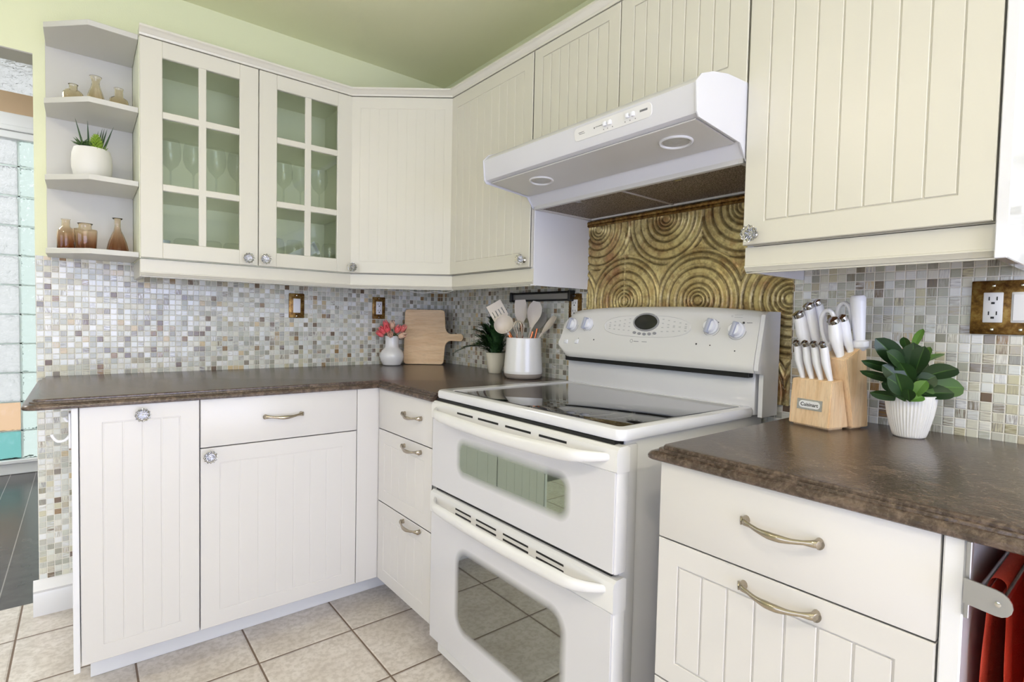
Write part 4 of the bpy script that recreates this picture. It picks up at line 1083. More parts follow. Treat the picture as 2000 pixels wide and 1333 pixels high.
for i in range(64):
    a = random.uniform(0, 2*PI); rad_ = random.uniform(.03, .115); h = random.uniform(.11, .275)*(1-.25*(rad_/.12))
    bx, by = fx+.02*math.cos(a), fy+.02*math.sin(a); tx, ty = fx+rad_*math.cos(a), fy+rad_*math.sin(a)*1.1
    ty += .03*random.random()
    tx = min(tx, -.012); 
    light = 1 if random.random() < .25 and ty > fy+.01 else 0
    frond(bm, lay, (bx, by, ZC+.085), (fx+(tx-fx)*.3, fy+(ty-fy)*.3, ZC+.085+(h-.085)*.85), (tx, ty, ZC+max(.09, h)), .017, 16, 0, .35 if light else .05)
FP0 = Vector((fx, fy, ZC))
for k_ in range(60):
    sd = random.uniform(.02, .13); hz_ = random.uniform(.115, .265-.7*max(0, sd-.06)); dp = random.uniform(-.03, .03)
    tip = FP0+FS_*sd+VN*dp*.6+Vector((0, 0, hz_)); tip.x = min(tip.x, -.015)
    tn = min(1, max(0, (sd-.05)*9*random.uniform(.2, 1)))
    frond(bm, lay, FP0+Vector((0, 0, .085)), FP0+FS_*sd*.25+VN*dp*.3+Vector((0, 0, .06+hz_*.75)), tip, .030, 22, .02, tn)
for q in range(3):
    a_ = FP0+FS_*.10+VN*.01+Vector((0, 0, .165)); frond(bm, lay, FP0+Vector((0, 0, .085)), a_, FP0+FS_*.205+VN*.02+Vector((0, 0, .072+.002*q)), .022, 40, 0, .12)
obj('foliage', bm, 'fern', fp, smooth=False)

# ------------------------------------------------------------------ cutting board leaning on the corner walls
cb_ = B()
W_, H_ = .262, .288; r_ = .020
pts2 = [(r_, 0)]
def arc2(cx_, cy_, r, a0, a1, n=6): return [(cx_+r*math.cos(math.radians(a0+(a1-a0)*i/n)), cy_+r*math.sin(math.radians(a0+(a1-a0)*i/n))) for i in range(n+1)]
pl = arc2(r_, r_, r_, 180, 270)+arc2(W_-r_, r_, r_, 270, 360)
pl += arc2(W_+.045, H_*.5-.058, .040, 180, 95, 6)        # concave shoulder below the handle
pl += arc2(W_+.105, H_*.5, .020, -80, 80, 8)
pl += arc2(W_+.045, H_*.5+.058, .040, 265, 180, 6)
pl += arc2(W_-r_, H_-r_, r_, 0, 90)+arc2(r_, H_-r_, r_, 90, 180)
# bottom left and bottom right corners on the worktop, leaning back against the tiles
bl = Vector((-.252, -.055, ZC+.0005)); br = Vector((-.088, -.180, ZC+.0005)); bu = (br-bl).normalized(); tilt = math.radians(7)
inw = Vector((-bu.y, bu.x, 0)); inw = inw if inw.x > 0 else -inw
bv = (Vector((0, 0, 1))*math.cos(tilt)+inw*math.sin(tilt)).normalized(); bn = bu.cross(bv).normalized(); bn = bn if bn.dot(inw) < 0 else -bn
SC = (br-bl).length/W_ if False else .80
TB = Matrix(((bu.x, bv.x, bn.x, bl.x), (bu.y, bv.y, bn.y, bl.y), (bu.z, bv.z, bn.z, bl.z), (0, 0, 0, 1)))
loops = []
cxm, cym = W_/2, H_/2
for (o_, zz) in ((.003, 0), (0, .003), (0, .013), (.003, .016)):
    loops.append([TB @ Vector(((x+(cxm-x)*o_*4)*SC, y+(cym-y)*o_*4, zz)) for x, y in pl])
rings(cb_, loops); single('cutting_board', cb_, 'board_wood', 'pale wooden cutting board with a side handle standing against the corner tiles', 'cutting board', origin=tuple(bl))

# ------------------------------------------------------------------ vase with tulips
tv = thing('vase', 'white bulbous vase with a straight neck in the back corner of the worktop', 'vase', (-.338, -.091, ZC))
bm = B(); lathe(bm, [(.036, .0005), (.045, .004), (.056, .025), (.0600, .045), (.0575, .062), (.048, .078), (.037, .088), (.034, .096), (.0332, .12), (.0345, .150), (.0325, .150), (.0312, .12), (.030, .10), (.001, .098)], 48, -.338, -.091, ZC); obj('body', bm, 'white_ceramic', tv)
def tulip(px, py, pz, tint, label, dirv, sc=1.):
    o = thing('tulip', label, 'flower', (px, py, pz), None)
    ax = Vector(dirv).normalized(); a1 = ax.cross(Vector((0.3, 1, 0))).normalized(); a2 = ax.cross(a1)
    bm = B(); lay = bm.verts.layers.float.new('tint')
    for k in range(6):
        a = 2*PI*k/6+.3; rows = []
        for i in range(9):
            t_ = i/8; row = []
            rb = .016*math.sin(PI*(.12+.80*t_))**.8*(1 if k % 2 else .9)
            hh = .042*t_*sc
            wid = .9*math.sin(PI*min(.985, .15+.85*t_))**.6
            for j in range(7):
                b_ = a+(j-3)/3*wid*.62
                row.append(Vector((px, py, pz))+(a1*math.cos(b_)+a2*math.sin(b_))*rb*sc+ax*(hh-.002*abs(j-3)))
            rows.append(row)
        V = [[bm.verts.new(p) for p in r] for r in rows]
        for r in range(8):
            for c in range(6): bm.faces.new((V[r][c], V[r][c+1], V[r+1][c+1], V[r+1][c]))
        for r in range(9):
            for v in V[r]: v[lay] = max(0, min(1, tint+random.uniform(-.12, .12)+(.25 if r < 2 else 0)))
    obj('bloom', bm, 'tulip', o)
    bm = B(); c0 = Vector((-.338, -.091, ZC+.10)); e0 = Vector((px, py, pz))
    m_ = c0.lerp(e0, .55)+Vector((0, 0, .012)); rimp = Vector((-.338+(px+.338)*.35, -.091+(py+.091)*.35, ZC+.155))
    sweep(bm, smooth_path([c0, rimp, rimp.lerp(e0, .6), e0+ax*.002], 4), .0022, 8); obj('stem', bm, 'stem', o)
random.seed(5)
base_t = Vector((-.338, -.091)); R2 = Vector((rt.x, rt.y)); N2 = Vector((-math.sin(yaw), -math.cos(yaw)))
TL = [(-.020, .203, .022, .05, 'coral tulip highest on the left of the white vase', (-.4, .0, 1)),
      (-.030, .178, .030, 0., 'deep coral tulip low at the left front of the vase', (-.6, -.2, .7)),
      (-.042, .165, .010, .05, 'coral tulip furthest left and lowest over the vase rim', (-.9, 0, .4)),
      (-.010, .182, .040, .0, 'coral tulip in the left middle of the bunch', (-.2, -.5, .8)),
      (.000, .200, .000, .85, 'pale cream tulip standing at the centre top of the bunch', (0, 0, 1)),
      (.003, .162, .040, .75, 'pale peach tulip low at the centre of the vase rim', (.0, -.8, .5)),
      (.026, .182, .020, .1, 'coral tulip right of the centre of the bunch', (.4, -.2, .8)),
      (.044, .188, .000, .25, 'pink tulip highest on the right of the bunch', (.7, .1, .8)),
      (.044, .160, .028, .9, 'white tulip furthest right and lowest in the vase', (.9, -.2, .3))]
for s_, z_, d_, tn, lb_, dv in TL:
    p2 = base_t+R2*s_+N2*d_; v3 = (dv[0]*-1*-1*R2.x+dv[1]*-1*N2.x, dv[0]*R2.y-dv[1]*N2.y, dv[2]); tulip(p2.x, p2.y, ZC+z_-.012, tn, lb_, v3, 1.0)

# ------------------------------------------------------------------ knife block
FL = Vector((-.194, -1.985)); FRr = FL+Vector((math.sin(-.24), -math.cos(-.24)))*.103       # front bottom corners
kb = thing('knife_block', 'pale maple knife block with a stepped front tier right of the stove', 'knife block', (-.13, -2.05, ZC))
kx = (FRr-FL).normalized(); ky = Vector((-kx.y, kx.x)); ky = ky if ky.x > 0 else -ky   # ky: away from the camera
KW = (FRr-FL).length
TK = Matrix(((kx.x, ky.x, 0, FL.x), (kx.y, ky.y, 0, FL.y), (0, 0, 1, ZC), (0, 0, 0, 1)))
def kprism(bm, poly, u0, u1, bev=.002):
    n0 = len(bm.edges); a = prism(bm, poly, lambda p, t: TK @ Vector((u0+(u1-u0)*t, p[0], p[1])))
    es = list({e for v in a for e in v.link_edges}); bmesh.ops.bevel(bm, geom=es, offset=bev, segments=2, affect='EDGES')
bm = B(); kprism(bm, [(0, .004), (.073, .004), (.046, .117), (.008, .113)], 0, KW); kprism(bm, [(.010, .000), (.06, .0), (.06, .006), (.010, .006)], .006, KW-.006, .0005); p = obj('front_tier', bm, 'block_wood', kb)
bm = B(); kprism(bm, [(.0745, .004), (.132, .004), (.112, .205), (.036, .166)], -.010, KW+.010); kprism(bm, [(.080, .000), (.12, .0), (.12, .006), (.080, .006)], .004, KW, .0005); obj('rear_tier', bm, 'block_wood', kb)
# name badge on the front
bm = B(); tl = math.atan2(.008, .109)
def badge_T(u, z, e): return TK @ Vector((u, z*math.tan(tl)-e, z+.004))
for_b = [(.020, .037), (.084, .037), (.084, .062), (.020, .062)]
rings(bm, [[badge_T(u, z, -.001) for u, z in for_b], [badge_T(u, z, .0012) for u, z in for_b]]); bd = obj('badge', bm, 'steel', kb)
ov = rr(.025, .079, .0410, .0580, .0080)
bm = B(); rings(bm, [[badge_T(u, z, .001) for u, z in ov], [badge_T(u, z, .0016) for u, z in ov]]); obj('badge_oval', bm, 'plastic_white', bd)
cu = bpy.data.curves.new('badge_text', 'FONT'); cu.body = 'Cuisinart'; cu.size = .0122; cu.extrude = .0002; cu.align_x = 'CENTER'; cu.align_y = 'CENTER'; cu.offset = .00018
to = bpy.data.objects.new('badge_text', cu); COL.objects.link(to)
bpy.context.view_layer.update(); dg = bpy.context.evaluated_depsgraph_get(); tm = bpy.data.meshes.new_from_object(to.evaluated_get(dg)); bpy.data.objects.remove(to)
bm = B(); bm.from_mesh(tm)
for v in bm.verts: x, y, z = v.co; v.co = badge_T(.052+x, .0492+y, .0017+z)
obj('badge_text', bm, 'dark_print', bd, smooth=False)
# knives: handle curved, steel cap at the butt
def knife(label, u, v, z, L, lean, w_=.0095, cap='top', side=0., group=None, th=.75, name='knife'):
    """u,v: slot position in block frame, z height; lean towards the camera; L handle length"""
    b = TK @ Vector((u, v, z)); d = (TK.to_3x3() @ Vector((side, -math.sin(lean), math.cos(lean)))).normalized(); nf = (TK.to_3x3() @ Vector((0, -math.cos(lean), -math.sin(lean)))).normalized()
    o = thing(name, label, 'knife', b, group)
    sx3 = (TK.to_3x3() @ Vector((1, 0, 0)))
    pts = smooth_path([b-d*.008+sx3*.002, b+d*L*.06+sx3*.002, b+d*L*.25, b+d*L*.5-sx3*.002, b+d*L*.75-sx3*.001, b+d*L*.92+nf*.002, b+d*L+nf*.006], 4)
    r = interp([w_*.70, w_*.66, w_*.86, w_*1.10, w_*1.06, w_*.94, w_*.86], len(pts)); bm = B(); sweep(bm, pts, r, 14, th, nf); obj('handle', bm, 'knife_white', o)
    bm = B(); e = pts[-1]; q = pts[-4]; dd = (e-q).normalized()
    sweep(bm, [e-dd*.013+nf*.0012, e-dd*.008+nf*.0012, e+dd*.001, e+dd*.0035], [w_*.84, w_*.93, w_*.90, w_*.55], 14, th+.06, nf); obj('end_cap', bm, 'chrome', o)
    return o
names4 = ['leftmost', 'second from left', 'third from left', 'rightmost']
for i in range(4):
    knife('small white steak knife in the front tier, %s of four' % names4[i], .014+i*.0235, .026, .112, .092, .12, .0098, side=-.10-.01*i, group='steak knives in the front tier', name='steak_knife', th=.85)
knife('white knife at the left of the rear tier, lower of the close pair', .004, .058, .172, .105, .16, .0155, side=-.17, name='chef_knife', th=.85)
knife('white knife behind the close pair at the far left of the block', .012, .080, .184, .114, .14, .0145, side=-.14, name='chef_knife', th=.85)
knife('white knife third in the left row, its handle leaning to the middle', .026, .100, .196, .112, .12, .0120, side=-.20, name='chef_knife', th=.85)
knife('white utility knife at the right of the rear tier, in front', .088, .052, .170, .090, .12, .0150, side=-.12, name='utility_knife', th=.85)
knife('white utility knife just behind the front right one', .098, .074, .182, .085, .12, .0125, side=-.16, name='utility_knife', th=.85)
# bread knife / sharpening steel with a big rounded handle
b = TK @ Vector((.104, .100, .196)); o = thing('sharpening_steel', 'tall plain white round-ended handle at the back right of the block', 'sharpening steel', b)
d = (TK.to_3x3() @ Vector((-.03, -.08, 1))).normalized(); bm = B(); sweep(bm, [b-d*.01, b, b+d*.012, b+d*.016, b+d*.10, b+d*.115, b+d*.121, b+d*.123], [.010, .019, .019, .012, .0165, .0170, .0135, .005], 18, 1.); obj('handle', bm, 'knife_white', o)
# scissors
o = thing('kitchen_scissors', 'white-handled kitchen scissors in the middle of the knife block', 'scissors', TK @ Vector((.052, .085, .180)))
for (du, dv, ld) in ((.050, .070, .12), (.066, .100, .06)):
    b = TK @ Vector((du, dv, .166+.6*(dv-.05))); ex = TK.to_3x3() @ Vector((1, 0, 0)); ez = (TK.to_3x3() @ Vector((0, -ld, 1))).normalized(); bm = B(); pts = []
    for i in range(25):
        a = 2*PI*i/24; pts.append(b+ez*(.052+.042*math.sin(a)+.01)+ex*(.0165*math.cos(a)*(1-.25*math.sin(a+PI))))
    sweep(bm, pts[:-1]+[pts[0]], .0050, 10, 1., (TK.to_3x3() @ Vector((0, 1, 0)))); sweep(bm, [b-ez*.02, b+ez*.022], .006, 10); obj('finger_loop', bm, 'knife_white', o)

# ------------------------------------------------------------------ rubber plant in a ribbed pot
pp = thing('potted_plant', 'dark glossy-leaved plant in a ribbed white pot on the right worktop', 'plant', (-.123, -2.215, ZC))
px, py = -.123, -2.215
bm = B(); rb_ = lambda a, z: 1+.016*math.cos(44*a) if .004 < z < .090 else 1
lathe(bm, [(.028, .0005), (.031, .003), (.0335, .012), (.038, .03), (.0425, .05), (.0455, .07), (.0475, .089), (.0480, .0945), (.0460, .0955), (.0445, .090), (.040, .082), (.001, .081)], 264, px, py, ZC, rb_); obj('pot', bm, 'white_ceramic', pp)
bm = B(); lathe(bm, [(.001, .0805), (.042, .0815), (.03, .087), (.001, .089)], 20, px, py, ZC); obj('soil', bm, 'soil', pp)
WN = Vector((CAM.x-px, CAM.y-py, 0)).normalized(); WS = Vector((rt.x, rt.y, 0)); 
def PW(s, z, n=0.): return Vector((px, py, ZC+z))+WS*s+WN*n
def leaf(bm, lay, a, b, w_, fold=.25, droop=.006, tint=0., face=None, roll=0.):
    a, b = Vector(a), Vector(b); d = (b-a); L_ = d.length; d.normalize(); f = Vector(face) if face is not None else WN+Vector((0, 0, .6))
    s = d.cross(f).normalized(); n = s.cross(d).normalized(); s2 = s*math.cos(roll)+n*math.sin(roll); n2 = n*math.cos(roll)-s*math.sin(roll)
    rows = []; m_ = 10
    for i in range(m_+1):
        t_ = i/m_; wi = w_*max(.03, math.sin(PI*t_**1.3)**.58) if t_ < 1 else w_*.02
        if t_ < .04: wi = w_*.06
        c = a+d*L_*t_-Vector((0, 0, 1))*droop*(t_*t_)+n2*.10*L_*math.sin(PI*t_)*.3
        rows.append([c+s2*wi*k+n2*fold*wi*abs(k) for k in (-1, -.62, -.08, .0, .08, .62, 1)])
    V = [[bm.verts.new(p) for p in r] for r in rows]
    for i, r in enumerate(V):
        for k, v in enumerate(r): v[lay] = max(0, min(1, tint+(.35 if k == 3 else 0)))
    for i in range(m_):
        for k in range(6): bm.faces.new((V[i][k], V[i][k+1], V[i+1][k+1], V[i+1][k]))
random.seed(9)
bm = B(); lay = bm.verts.layers.float.new('tint')
LV = [ # start (s,z,n), end (s,z,n), width, tint, roll
 ((-.012, .150, .01), (-.074, .222, .015), .024, .03, .2), ((-.012, .148, .02), (-.050, .195, .045), .020, .08, -.2), ((.004, .130, .02), (.000, .215, .035), .026, .03, .1),
 ((.006, .14, .03), (.022, .208, .055), .022, .06, .3), ((.012, .13, .03), (.088, .160, .030), .024, .03, .1), ((.012, .11, .03), (.102, .118, .020), .026, .35, -.3),
 ((.010, .095, .03), (.082, .108, .045), .022, .03, .1), ((-.004, .11, .04), (-.058, .165, .030), .022, .03, -.1), ((-.006, .10, .045), (-.046, .140, .060), .026, .05, 0),
 ((-.012, .085, .05), (-.030, .150, .060), .026, .10, .1), ((-.010, .14, .0), (-.100, .172, .000), .013, .06, .9), ((-.010, .12, .01), (-.102, .150, .005), .012, .08, 1.1),
 ((-.010, .085, .02), (-.080, .103, .010), .013, .12, .9), ((.020, .09, .02), (.085, .100, -.02), .011, .3, .9), ((-.002, .19, -.01), (.018, .245, -.02), .010, .85, .3),
 ((-.010, .19, -.01), (-.020, .226, .0), .011, .15, .5), ((.012, .16, .0), (.062, .190, -.01), .012, .65, .5), ((.008, .15, -.02), (.034, .205, -.025), .013, .5, .2),
 ((.004, .09, .05), (.028, .135, .055), .016, .7, .2), ((.000, .085, .055), (.026, .100, .066), .012, .75, .2), ((-.004, .12, .0), (.020, .18, -.01), .022, .02, -.4),
 ((.0, .10, .0), (-.030, .185, -.02), .022, .02, .5), ((.010, .12, -.01), (.060, .150, -.04), .022, .05, 0), ((-.01, .10, -.01), (-.06, .12, -.035), .020, .05, 0),
 ((-.002, .085, .055), (-.006, .118, .072), .014, .1, .2), ((.002, .12, .02), (-.024, .172, .05), .020, .12, .5), ((.006, .11, .02), (.045, .145, .05), .022, .08, -.2)]
LV = [((a[0]*1.1, a[1], a[2]), (b[0]*1.14, b[1]*1.01, b[2]), w_*.92, ti, ro) for a, b, w_, ti, ro in LV]
for a, b, w_, ti, ro in LV: leaf(bm, lay, PW(*a), PW(*b), w_, tint=ti, roll=ro, fold=.18)
obj('foliage', bm, 'leaf', pp, angle=60)
bm = B()
for a, b, *_ in LV[::1]: sweep(bm, smooth_path([PW(0, .082, 0), PW(a[0]*.4, .08+(a[1]-.08)*.6, a[2]*.5), PW(*a)], 3), .0014, 6)
sweep(bm, [PW(0, .08), PW(.002, .13), PW(-.002, .19, -.01)], .003, 8); obj('stem', bm, 'stem', pp)

# ------------------------------------------------------------------ things on the end shelves
def vase_mat(name, h, dark=True):
    return glass(name, None, .02, 1.4, grad=((0, h, lin((190, 128, 78)), lin((248, 238, 222))) if dark else (0, h, lin((232, 214, 182)), lin((246, 240, 222)))), bump=None)
def bottle(name, label, x, y, z, prof, dark, ribs=0, seg=48, amp=.03, dimple=False, twist=0):
    h = max(p[1] for p in prof); th = .0018
    inner = [(max(.0008, r-th), max(.003, zz)) for r, zz in reversed(prof)]
    m = vase_mat(name+'_glass', h*.8, dark)
    def mod(a, zz):
        if dimple: return 1+.02*math.sin(14*a+zz*420)*math.cos(zz*420) if zz < h*.62 else 1
        return 1+amp*math.cos(ribs*(a+twist*zz)) if ribs and zz < h*.7 else 1
    bm = B(); lathe(bm, [(.0008, 0)]+prof+inner+[(.0005, .003)], seg*(2 if ribs else 1), 0, 0, 0, mod)
    o = obj(name, bm, m, angle=60); o.location = (x, y, z); return tag(o, label, 'vase', None)
Z3, Z2, Z1 = 1.3325, 1.5785, 1.8325
bottle('glass_bottle', 'tall round-shouldered brown glass bottle at the left of the bottom shelf', -1.604, -.105, Z3, [(.024, .0), (.0255, .004), (.0255, .055), (.0245, .066), (.020, .078), (.0125, .086), (.0120, .108), (.0140, .1115)], True, amp=0)
bottle('glass_jar', 'squat brown dimpled glass jar in front of the tall bottle', -1.551, -.150, Z3, [(.029, .0), (.031, .004), (.0335, .04), (.0350, .072), (.034, .0765), (.019, .078), (.0185, .090), (.0195, .094), (.0225, .0975)], True, dimple=True, seg=72)
bottle('glass_bottle', 'conical fluted brown glass bottle at the right of the bottom shelf', -1.458, -.130, Z3, [(.031, .0), (.0325, .004), (.0315, .02), (.026, .045), (.0185, .068), (.0115, .086), (.0092, .102), (.0098, .124), (.0165, .131)], True, ribs=10, amp=.04)
bottle('glass_jar', 'low amber fluted glass bottle at the left of the top shelf', -1.580, -.125, Z1, [(.027, .0), (.029, .004), (.0295, .040), (.028, .050), (.022, .058), (.0120, .063), (.0118, .076), (.0142, .080)], False, ribs=14, amp=.025)
bottle('glass_bottle', 'tall amber fluted glass bottle with flared mouth in the middle of the top shelf', -1.518, -.130, Z1, [(.026, .0), (.028, .004), (.0275, .03), (.022, .060), (.0140, .085), (.0115, .100), (.0130, .112), (.0183, .123)], False, ribs=10, amp=.04)
bottle('glass_bottle', 'small amber glass bottle with a wide base at the right of the top shelf', -1.452, -.135, Z1, [(.027, .0), (.029, .004), (.0290, .052), (.027, .060), (.0145, .068), (.0132, .085), (.0128, .093), (.0148, .0985)], False, ribs=0, amp=0)
sp_ = thing('succulent_planter', 'mixed succulents in a round off-white bowl on the middle shelf', 'plant', (-1.530, -.130, Z2))
sx_, sy_ = -1.530, -.130
bm = B(); lathe(bm, [(.037, .0005), (.042, .003), (.053, .022), (.0580, .05), (.0585, .075), (.0565, .10), (.0515, .118), (.0495, .1185), (.050, .112), (.045, .105), (.001, .104)], 48, sx_, sy_, Z2); obj('bowl', bm, 'matte_ceramic', sp_)
bm = B(); lathe(bm, [(.001, .103), (.046, .104), (.03, .112), (.001, .114)], 20, sx_, sy_, Z2); obj('moss', bm, 'soil', sp_)
SN = Vector((CAM.x-sx_, CAM.y-sy_, 0)).normalized(); SS = Vector((SN.y*-1, SN.x, 0)); SS = SS if SS.dot(rt) > 0 else -SS
def PS(s, z, n=0.): return Vector((sx_, sy_, Z2+.112+z))+SS*s+SN*n
def spike(bm, lay, a, b, w_, tint, bend=.0):
    a, b = Vector(a), Vector(b); m_ = 6; pts = [a.lerp(b, i/m_)+Vector((0, 0, 1))*bend*math.sin(PI*i/m_) for i in range(m_+1)]
    n0 = len(bm.verts); sweep(bm, pts, [w_*.7, w_, w_*.95, w_*.8, w_*.6, w_*.35, w_*.05], 8, .55, SN)
    bm.verts.ensure_lookup_table()
    for i, v in enumerate(bm.verts):
        if i >= n0: v[lay] = tint
bm = B(); lay = bm.verts.layers.float.new('tint'); random.seed(4)
for (s0, s1, z1, n) in ((-.020, -.046, .118, 0), (-.008, -.012, .120, -.01), (.012, .030, .100, -.01), (.020, .044, .098, .0), (.028, .062, .108, .01), (.010, .018, .090, -.02), (.026, .052, .080, -.01), (-.002, .010, .080, -.02), (.018, .036, .104, -.02)):
    spike(bm, lay, PS(s0, -.006, n), PS(s1, z1*.92, n-.004), .0062, .0+random.uniform(0, .08))
for (cs, cz, cn, R_) in ((-.028, .012, .022, .032), (-.004, .012, .03, .022)):
    for k in range(16):
        a = 2*PI*k/16+.2*(k % 2); el = .25 if k % 2 else .75
        c = PS(cs, cz, cn); d = (SS*math.cos(a)*math.cos(el)+SN*math.sin(a)*math.cos(el)+Vector((0, 0, 1))*math.sin(el))
        spike(bm, lay, c, c+d*R_, .0055, .10)
obj('foliage', bm, 'succ', sp_)
bm = B(); lay = bm.verts.layers.float.new('tint')
c0 = PS(.012, -.004, .034)
for lv in range(9):
    zz = .004+lv*.0062; rr2 = .023*math.sin(PI*(.32+.62*lv/9))
    for k in range(9):
        a = 2*PI*(k+.5*(lv % 2))/9; d = SS*math.cos(a)+SN*math.sin(a)
        spike(bm, lay, c0+Vector((0, 0, zz))+d*rr2*.2, c0+Vector((0, 0, zz+.004))+d*rr2, .0046, .9)
for (s0, s1, z1) in ((.030, .046, .014), (.028, .040, .022)): spike(bm, lay, PS(s0, -.004, .03), PS(s1, z1, .034), .005, .5)
p = obj('lime_rosette', bm, 'succ', sp_); p['label'] = 'lime green upright rosette'

# ------------------------------------------------------------------ glassware behind the panes
def stem_glass():
    bm = B(); prof = [(.033, 0), (.032, .0015), (.006, .004), (.0035, .010), (.0035, .075), (.008, .082), (.028, .100), (.0385, .125), (.0400, .148), (.0365, .175), (.0325, .190)]
    lathe(bm, prof, 32, 0, 0, 0, cap=False); return bm
W0 = single('wine_glass', stem_glass(), 'stemware', 'clear stemmed wine glass at the far left behind the left glazed door', 'wine glass', 'wine glasses on the upper display shelf')
WG = [(-1.300, -.195, 'clear wine glass standing first from the left behind the left glazed door'), (-1.224, -.185, 'clear wine glass second from the left behind the left glazed door'), (-1.148, -.195, 'clear wine glass third from the left behind the left glazed door'),
      (-1.072, -.185, 'clear wine glass nearest the middle stile behind the left glazed door'), (-.895, -.195, 'clear wine glass first from the left behind the right glazed door'), (-.822, -.180, 'clear wine glass between the other two behind the right glazed door'), (-.748, -.200, 'clear wine glass furthest right behind the right glazed door')]
for i, (x, y, lb_) in enumerate(WG):
    o = W0 if i == 0 else W0.copy()
    if i: COL.objects.link(o)
    o.location = (x, y, 1.5765); o['label'] = lb_; o.scale = (.88, .88, 1)
bm = B(); lathe(bm, [(.036, 0), (.0365, .002), (.038, .04), (.036, .066), (.030, .074), (.012, .076), (.0005, .0765)], 32, 0, 0, 0)
bmesh.ops.delete(bm, geom=[f for f in bm.faces if all(v.co.z < .0001 for v in f.verts)], context='FACES')
T0 = single('tumbler', bm, 'stemware', 'x', 'glass', 'upturned glasses on the lower display shelf')
TG = [(-1.252, -.200, 'first upturned tumbler from the left on the bottom display shelf', 1.08), (-1.165, -.205, 'upturned tumbler right of the bar in the left glazed door', .95), (-1.086, -.195, 'upturned tumbler nearest the right stile of the left glazed door', 1.)]
for i, (x, y, lb_, k) in enumerate(TG):
    o = T0 if i == 0 else T0.copy()
    if i: COL.objects.link(o)
    o.location = (x, y, ZU0+.0185); o['label'] = lb_; o.scale = (k, k, .98)
TT = [(-.928, -.200, 'tall upturned glass first from the left behind the right glazed door', 1.), (-.852, -.200, 'tall upturned glass behind the paper slip', .95), (-.775, -.190, 'tall upturned glass right of the bar in the right glazed door', .95), (-.700, -.200, 'tall upturned glass furthest right behind the right glazed door', 1.)]
for i, (x, y, lb_, k) in enumerate(TT):
    o = T0.copy(); COL.objects.link(o); o.location = (x, y, ZU0+.0185); o['label'] = lb_; o.scale = (k*.92, k*.92, 1.5); o['group'] = 'tall upturned glasses behind the right glazed door'
M['bluecup'] = plain('pale_blue_glass', lin((205, 216, 224)), .15, var=.05)
bm = B(); lathe(bm, [(.020, .0), (.021, .002), (.023, .06), (.022, .060), (.0195, .004), (.0005, .003)], 28, 0, 0, 0); o = single('cup', bm, 'bluecup', 'pale blue-grey cup at the left edge behind the left glazed door', 'cup'); o.location = (-1.325, -.205, ZU0+.0185)
bm = B(); Tp = Matrix.Translation((-.833, -.262, ZU0+.075)) @ Matrix.Rotation(math.radians(-28), 4, 'Y'); box(bm, -.062, .062, -.0004, .0004, -.020, .020, 0, 1, Tp)
box(bm, .050, .064, -.0004, .0004, -.030, .026, 0, 1, Tp)
M['film'] = NT('pale_paper_slip').m; _b = M['film'].node_tree.nodes['Principled BSDF']; _b.inputs['Base Color'].default_value = (.75, .78, .80, 1); _b.inputs['Roughness'].default_value = .25; _b.inputs['Alpha'].default_value = .55
single('paper_slip', bm, 'film', 'pale translucent paper slip tilted among the glasses behind the right door', 'paper')

# ------------------------------------------------------------------ hooks, towel bar and towels
hk = thing('coat_hook', 'small white hook screwed to the left end panel below the worktop', 'hook', (XA0-.017, -.645, .79))
bm = B(); box(bm, XA0-.022, XA0-.0165, -.655, -.630, .735, .835, .002, 2); obj('plate', bm, 'plastic_white', hk)
bm = B(); sweep(bm, smooth_path([(XA0-.018, -.642, .772), (XA0-.030, -.642, .758), (XA0-.046, -.642, .757), (XA0-.056, -.642, .770), (XA0-.058, -.642, .778)], 4), [.004]*17, 10); sweep(bm, smooth_path([(XA0-.018, -.642, .812), (XA0-.026, -.642, .812), (XA0-.031, -.642, .822)], 4), .0036, 10); obj('prong', bm, 'plastic_white', hk)
yp = -Y6-.0245
tb = thing('towel_rail', 'grey metal pull-out towel rail on the right end panel under the worktop', 'towel rail', (-.60, yp-.02, .79))
bm = B(); box(bm, -.690+.006, -.672, yp-.006, yp-.0005, .752, .852, .001); obj('wall_plate', bm, 'bracket_grey', tb)
bm = B(); a0 = [(0, .016), (.031, .016)]+[(.031+.016*math.cos(a), .016*math.sin(a)) for a in [PI/2-PI*i/8 for i in range(1, 9)]]+[(0, -.016)]
prism(bm, a0, lambda p, t: (-.6905+.003*t, yp-.0008-p[0], .790+p[1]-p[0]*.12)); obj('end_bracket', bm, 'bracket_grey', tb)
bm = B(); sweep(bm, [(-.688, yp-.036, .786), (-.10, yp-.036, .786)], .0048, 12); obj('rod', bm, 'steel', tb)
bm = B(); sweep(bm, [(-.688, yp-.016, .790), (-.10, yp-.016, .790)], .0048, 12); obj('rod', bm, 'steel', tb)
bm = B(); lathe(bm, [(.003, 0), (.0032, .002), (.001, .0025)], 12); bmesh.ops.rotate(bm, cent=(0, 0, 0), matrix=Matrix.Rotation(-PI/2, 3, 'Y'), verts=bm.verts[:]); bmesh.ops.translate(bm, vec=(-.6905, yp-.034, .786), verts=bm.verts[:]); objs('screw', bm, 'chrome', tb)
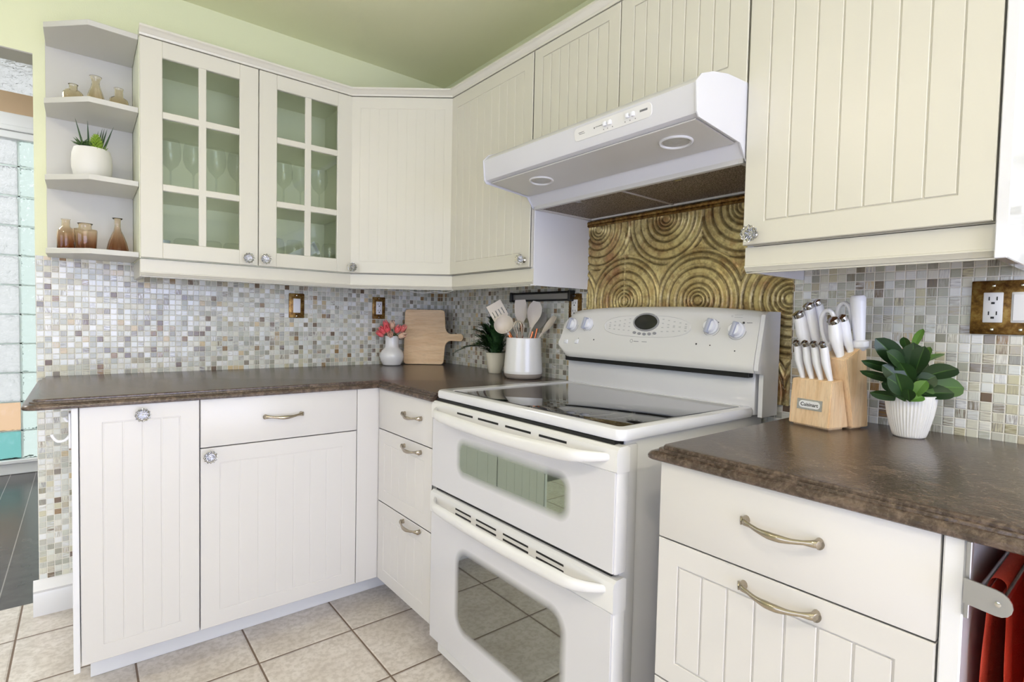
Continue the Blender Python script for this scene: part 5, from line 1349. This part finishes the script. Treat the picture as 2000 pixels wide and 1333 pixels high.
def towel(name, label, yr, z0, xa, xb, drop_l, drop_r, m, amp, seed):
    random.seed(seed); bm = B(); nx = 60; path = []
    R_ = .0085
    prof = [(-1, drop_l)]  # build cross-section over the rod
    sec = []
    n1 = 24
    for i in range(n1+1): sec.append((R_, z0-drop_l*(1-i/n1)))
    for i in range(1, 8): a = PI*i/8; sec.append((R_*math.cos(a), z0+R_*math.sin(a)))
    for i in range(n1+1): sec.append((-R_, z0-drop_r*(i/n1)))
    rows = []
    for i in range(nx+1):
        x = xa+(xb-xa)*i/nx; row = []
        for (dy, z) in sec:
            k = max(0, (z0-z))/.3; k = min(1, k*1.6)
            wv = amp*k*(math.sin(i*.62+seed+1.3*math.sin(i*.21))+.4*math.sin(i*1.37+2*seed))
            sgn = 1 if dy > 0 else -1
            row.append((x+.006*k*math.sin(z*40+seed), yr+dy+sgn*.5*k*.010+wv*(.9 if dy < 0 else .75), z))
        rows.append(row)
    V = [[bm.verts.new(p) for p in r] for r in rows]
    for i in range(nx):
        for j in range(len(sec)-1): bm.faces.new((V[i][j], V[i][j+1], V[i+1][j+1], V[i+1][j]))
    bmesh.ops.solidify(bm, geom=bm.faces[:], thickness=.003)
    return single(name, bm, m, label, 'towel', angle=80)
towel('towel', 'coral red towel hanging on the rail close to the end panel', yp-.026, .792, -.640, -.12, .36, .40, 'orange_cloth', .003, 2.)
towel('towel', 'bright coral towel on the outer side of the rail, nearest the right edge', yp-.068, .800, -.655, -.10, .38, .46, 'orange_cloth', .0045, 5.)
bm = B(); sweep(bm, [(-.60, yp-.068, .800), (-.10, yp-.068, .800)], .0048, 12); o = obj('rod', bm, 'steel', tb)
# ------------------------------------------------------------------ ceiling lamps (behind the photographer)
for i, (x, y) in enumerate(LAMPS):
    cl = thing('ceiling_lamp', ['round recessed ceiling lamp behind the photographer', 'round recessed ceiling lamp over the open floor', 'round recessed ceiling lamp near the rear window'][i], 'ceiling lamp', (x, y, H))
    bm = B(); lathe(bm, [(.075, -.001), (.110, -.001), (.108, -.010), (.095, -.014), (.082, -.012), (.078, -.003)], 32, x, y, H, cap=False); obj('ring', bm, 'trim_white', cl)
    bm = B(); lathe(bm, [(.078, -.002), (.07, -.006), (.001, -.007)], 24, x, y, H, cap=False); obj('lens', bm, 'lamp_lens', cl)
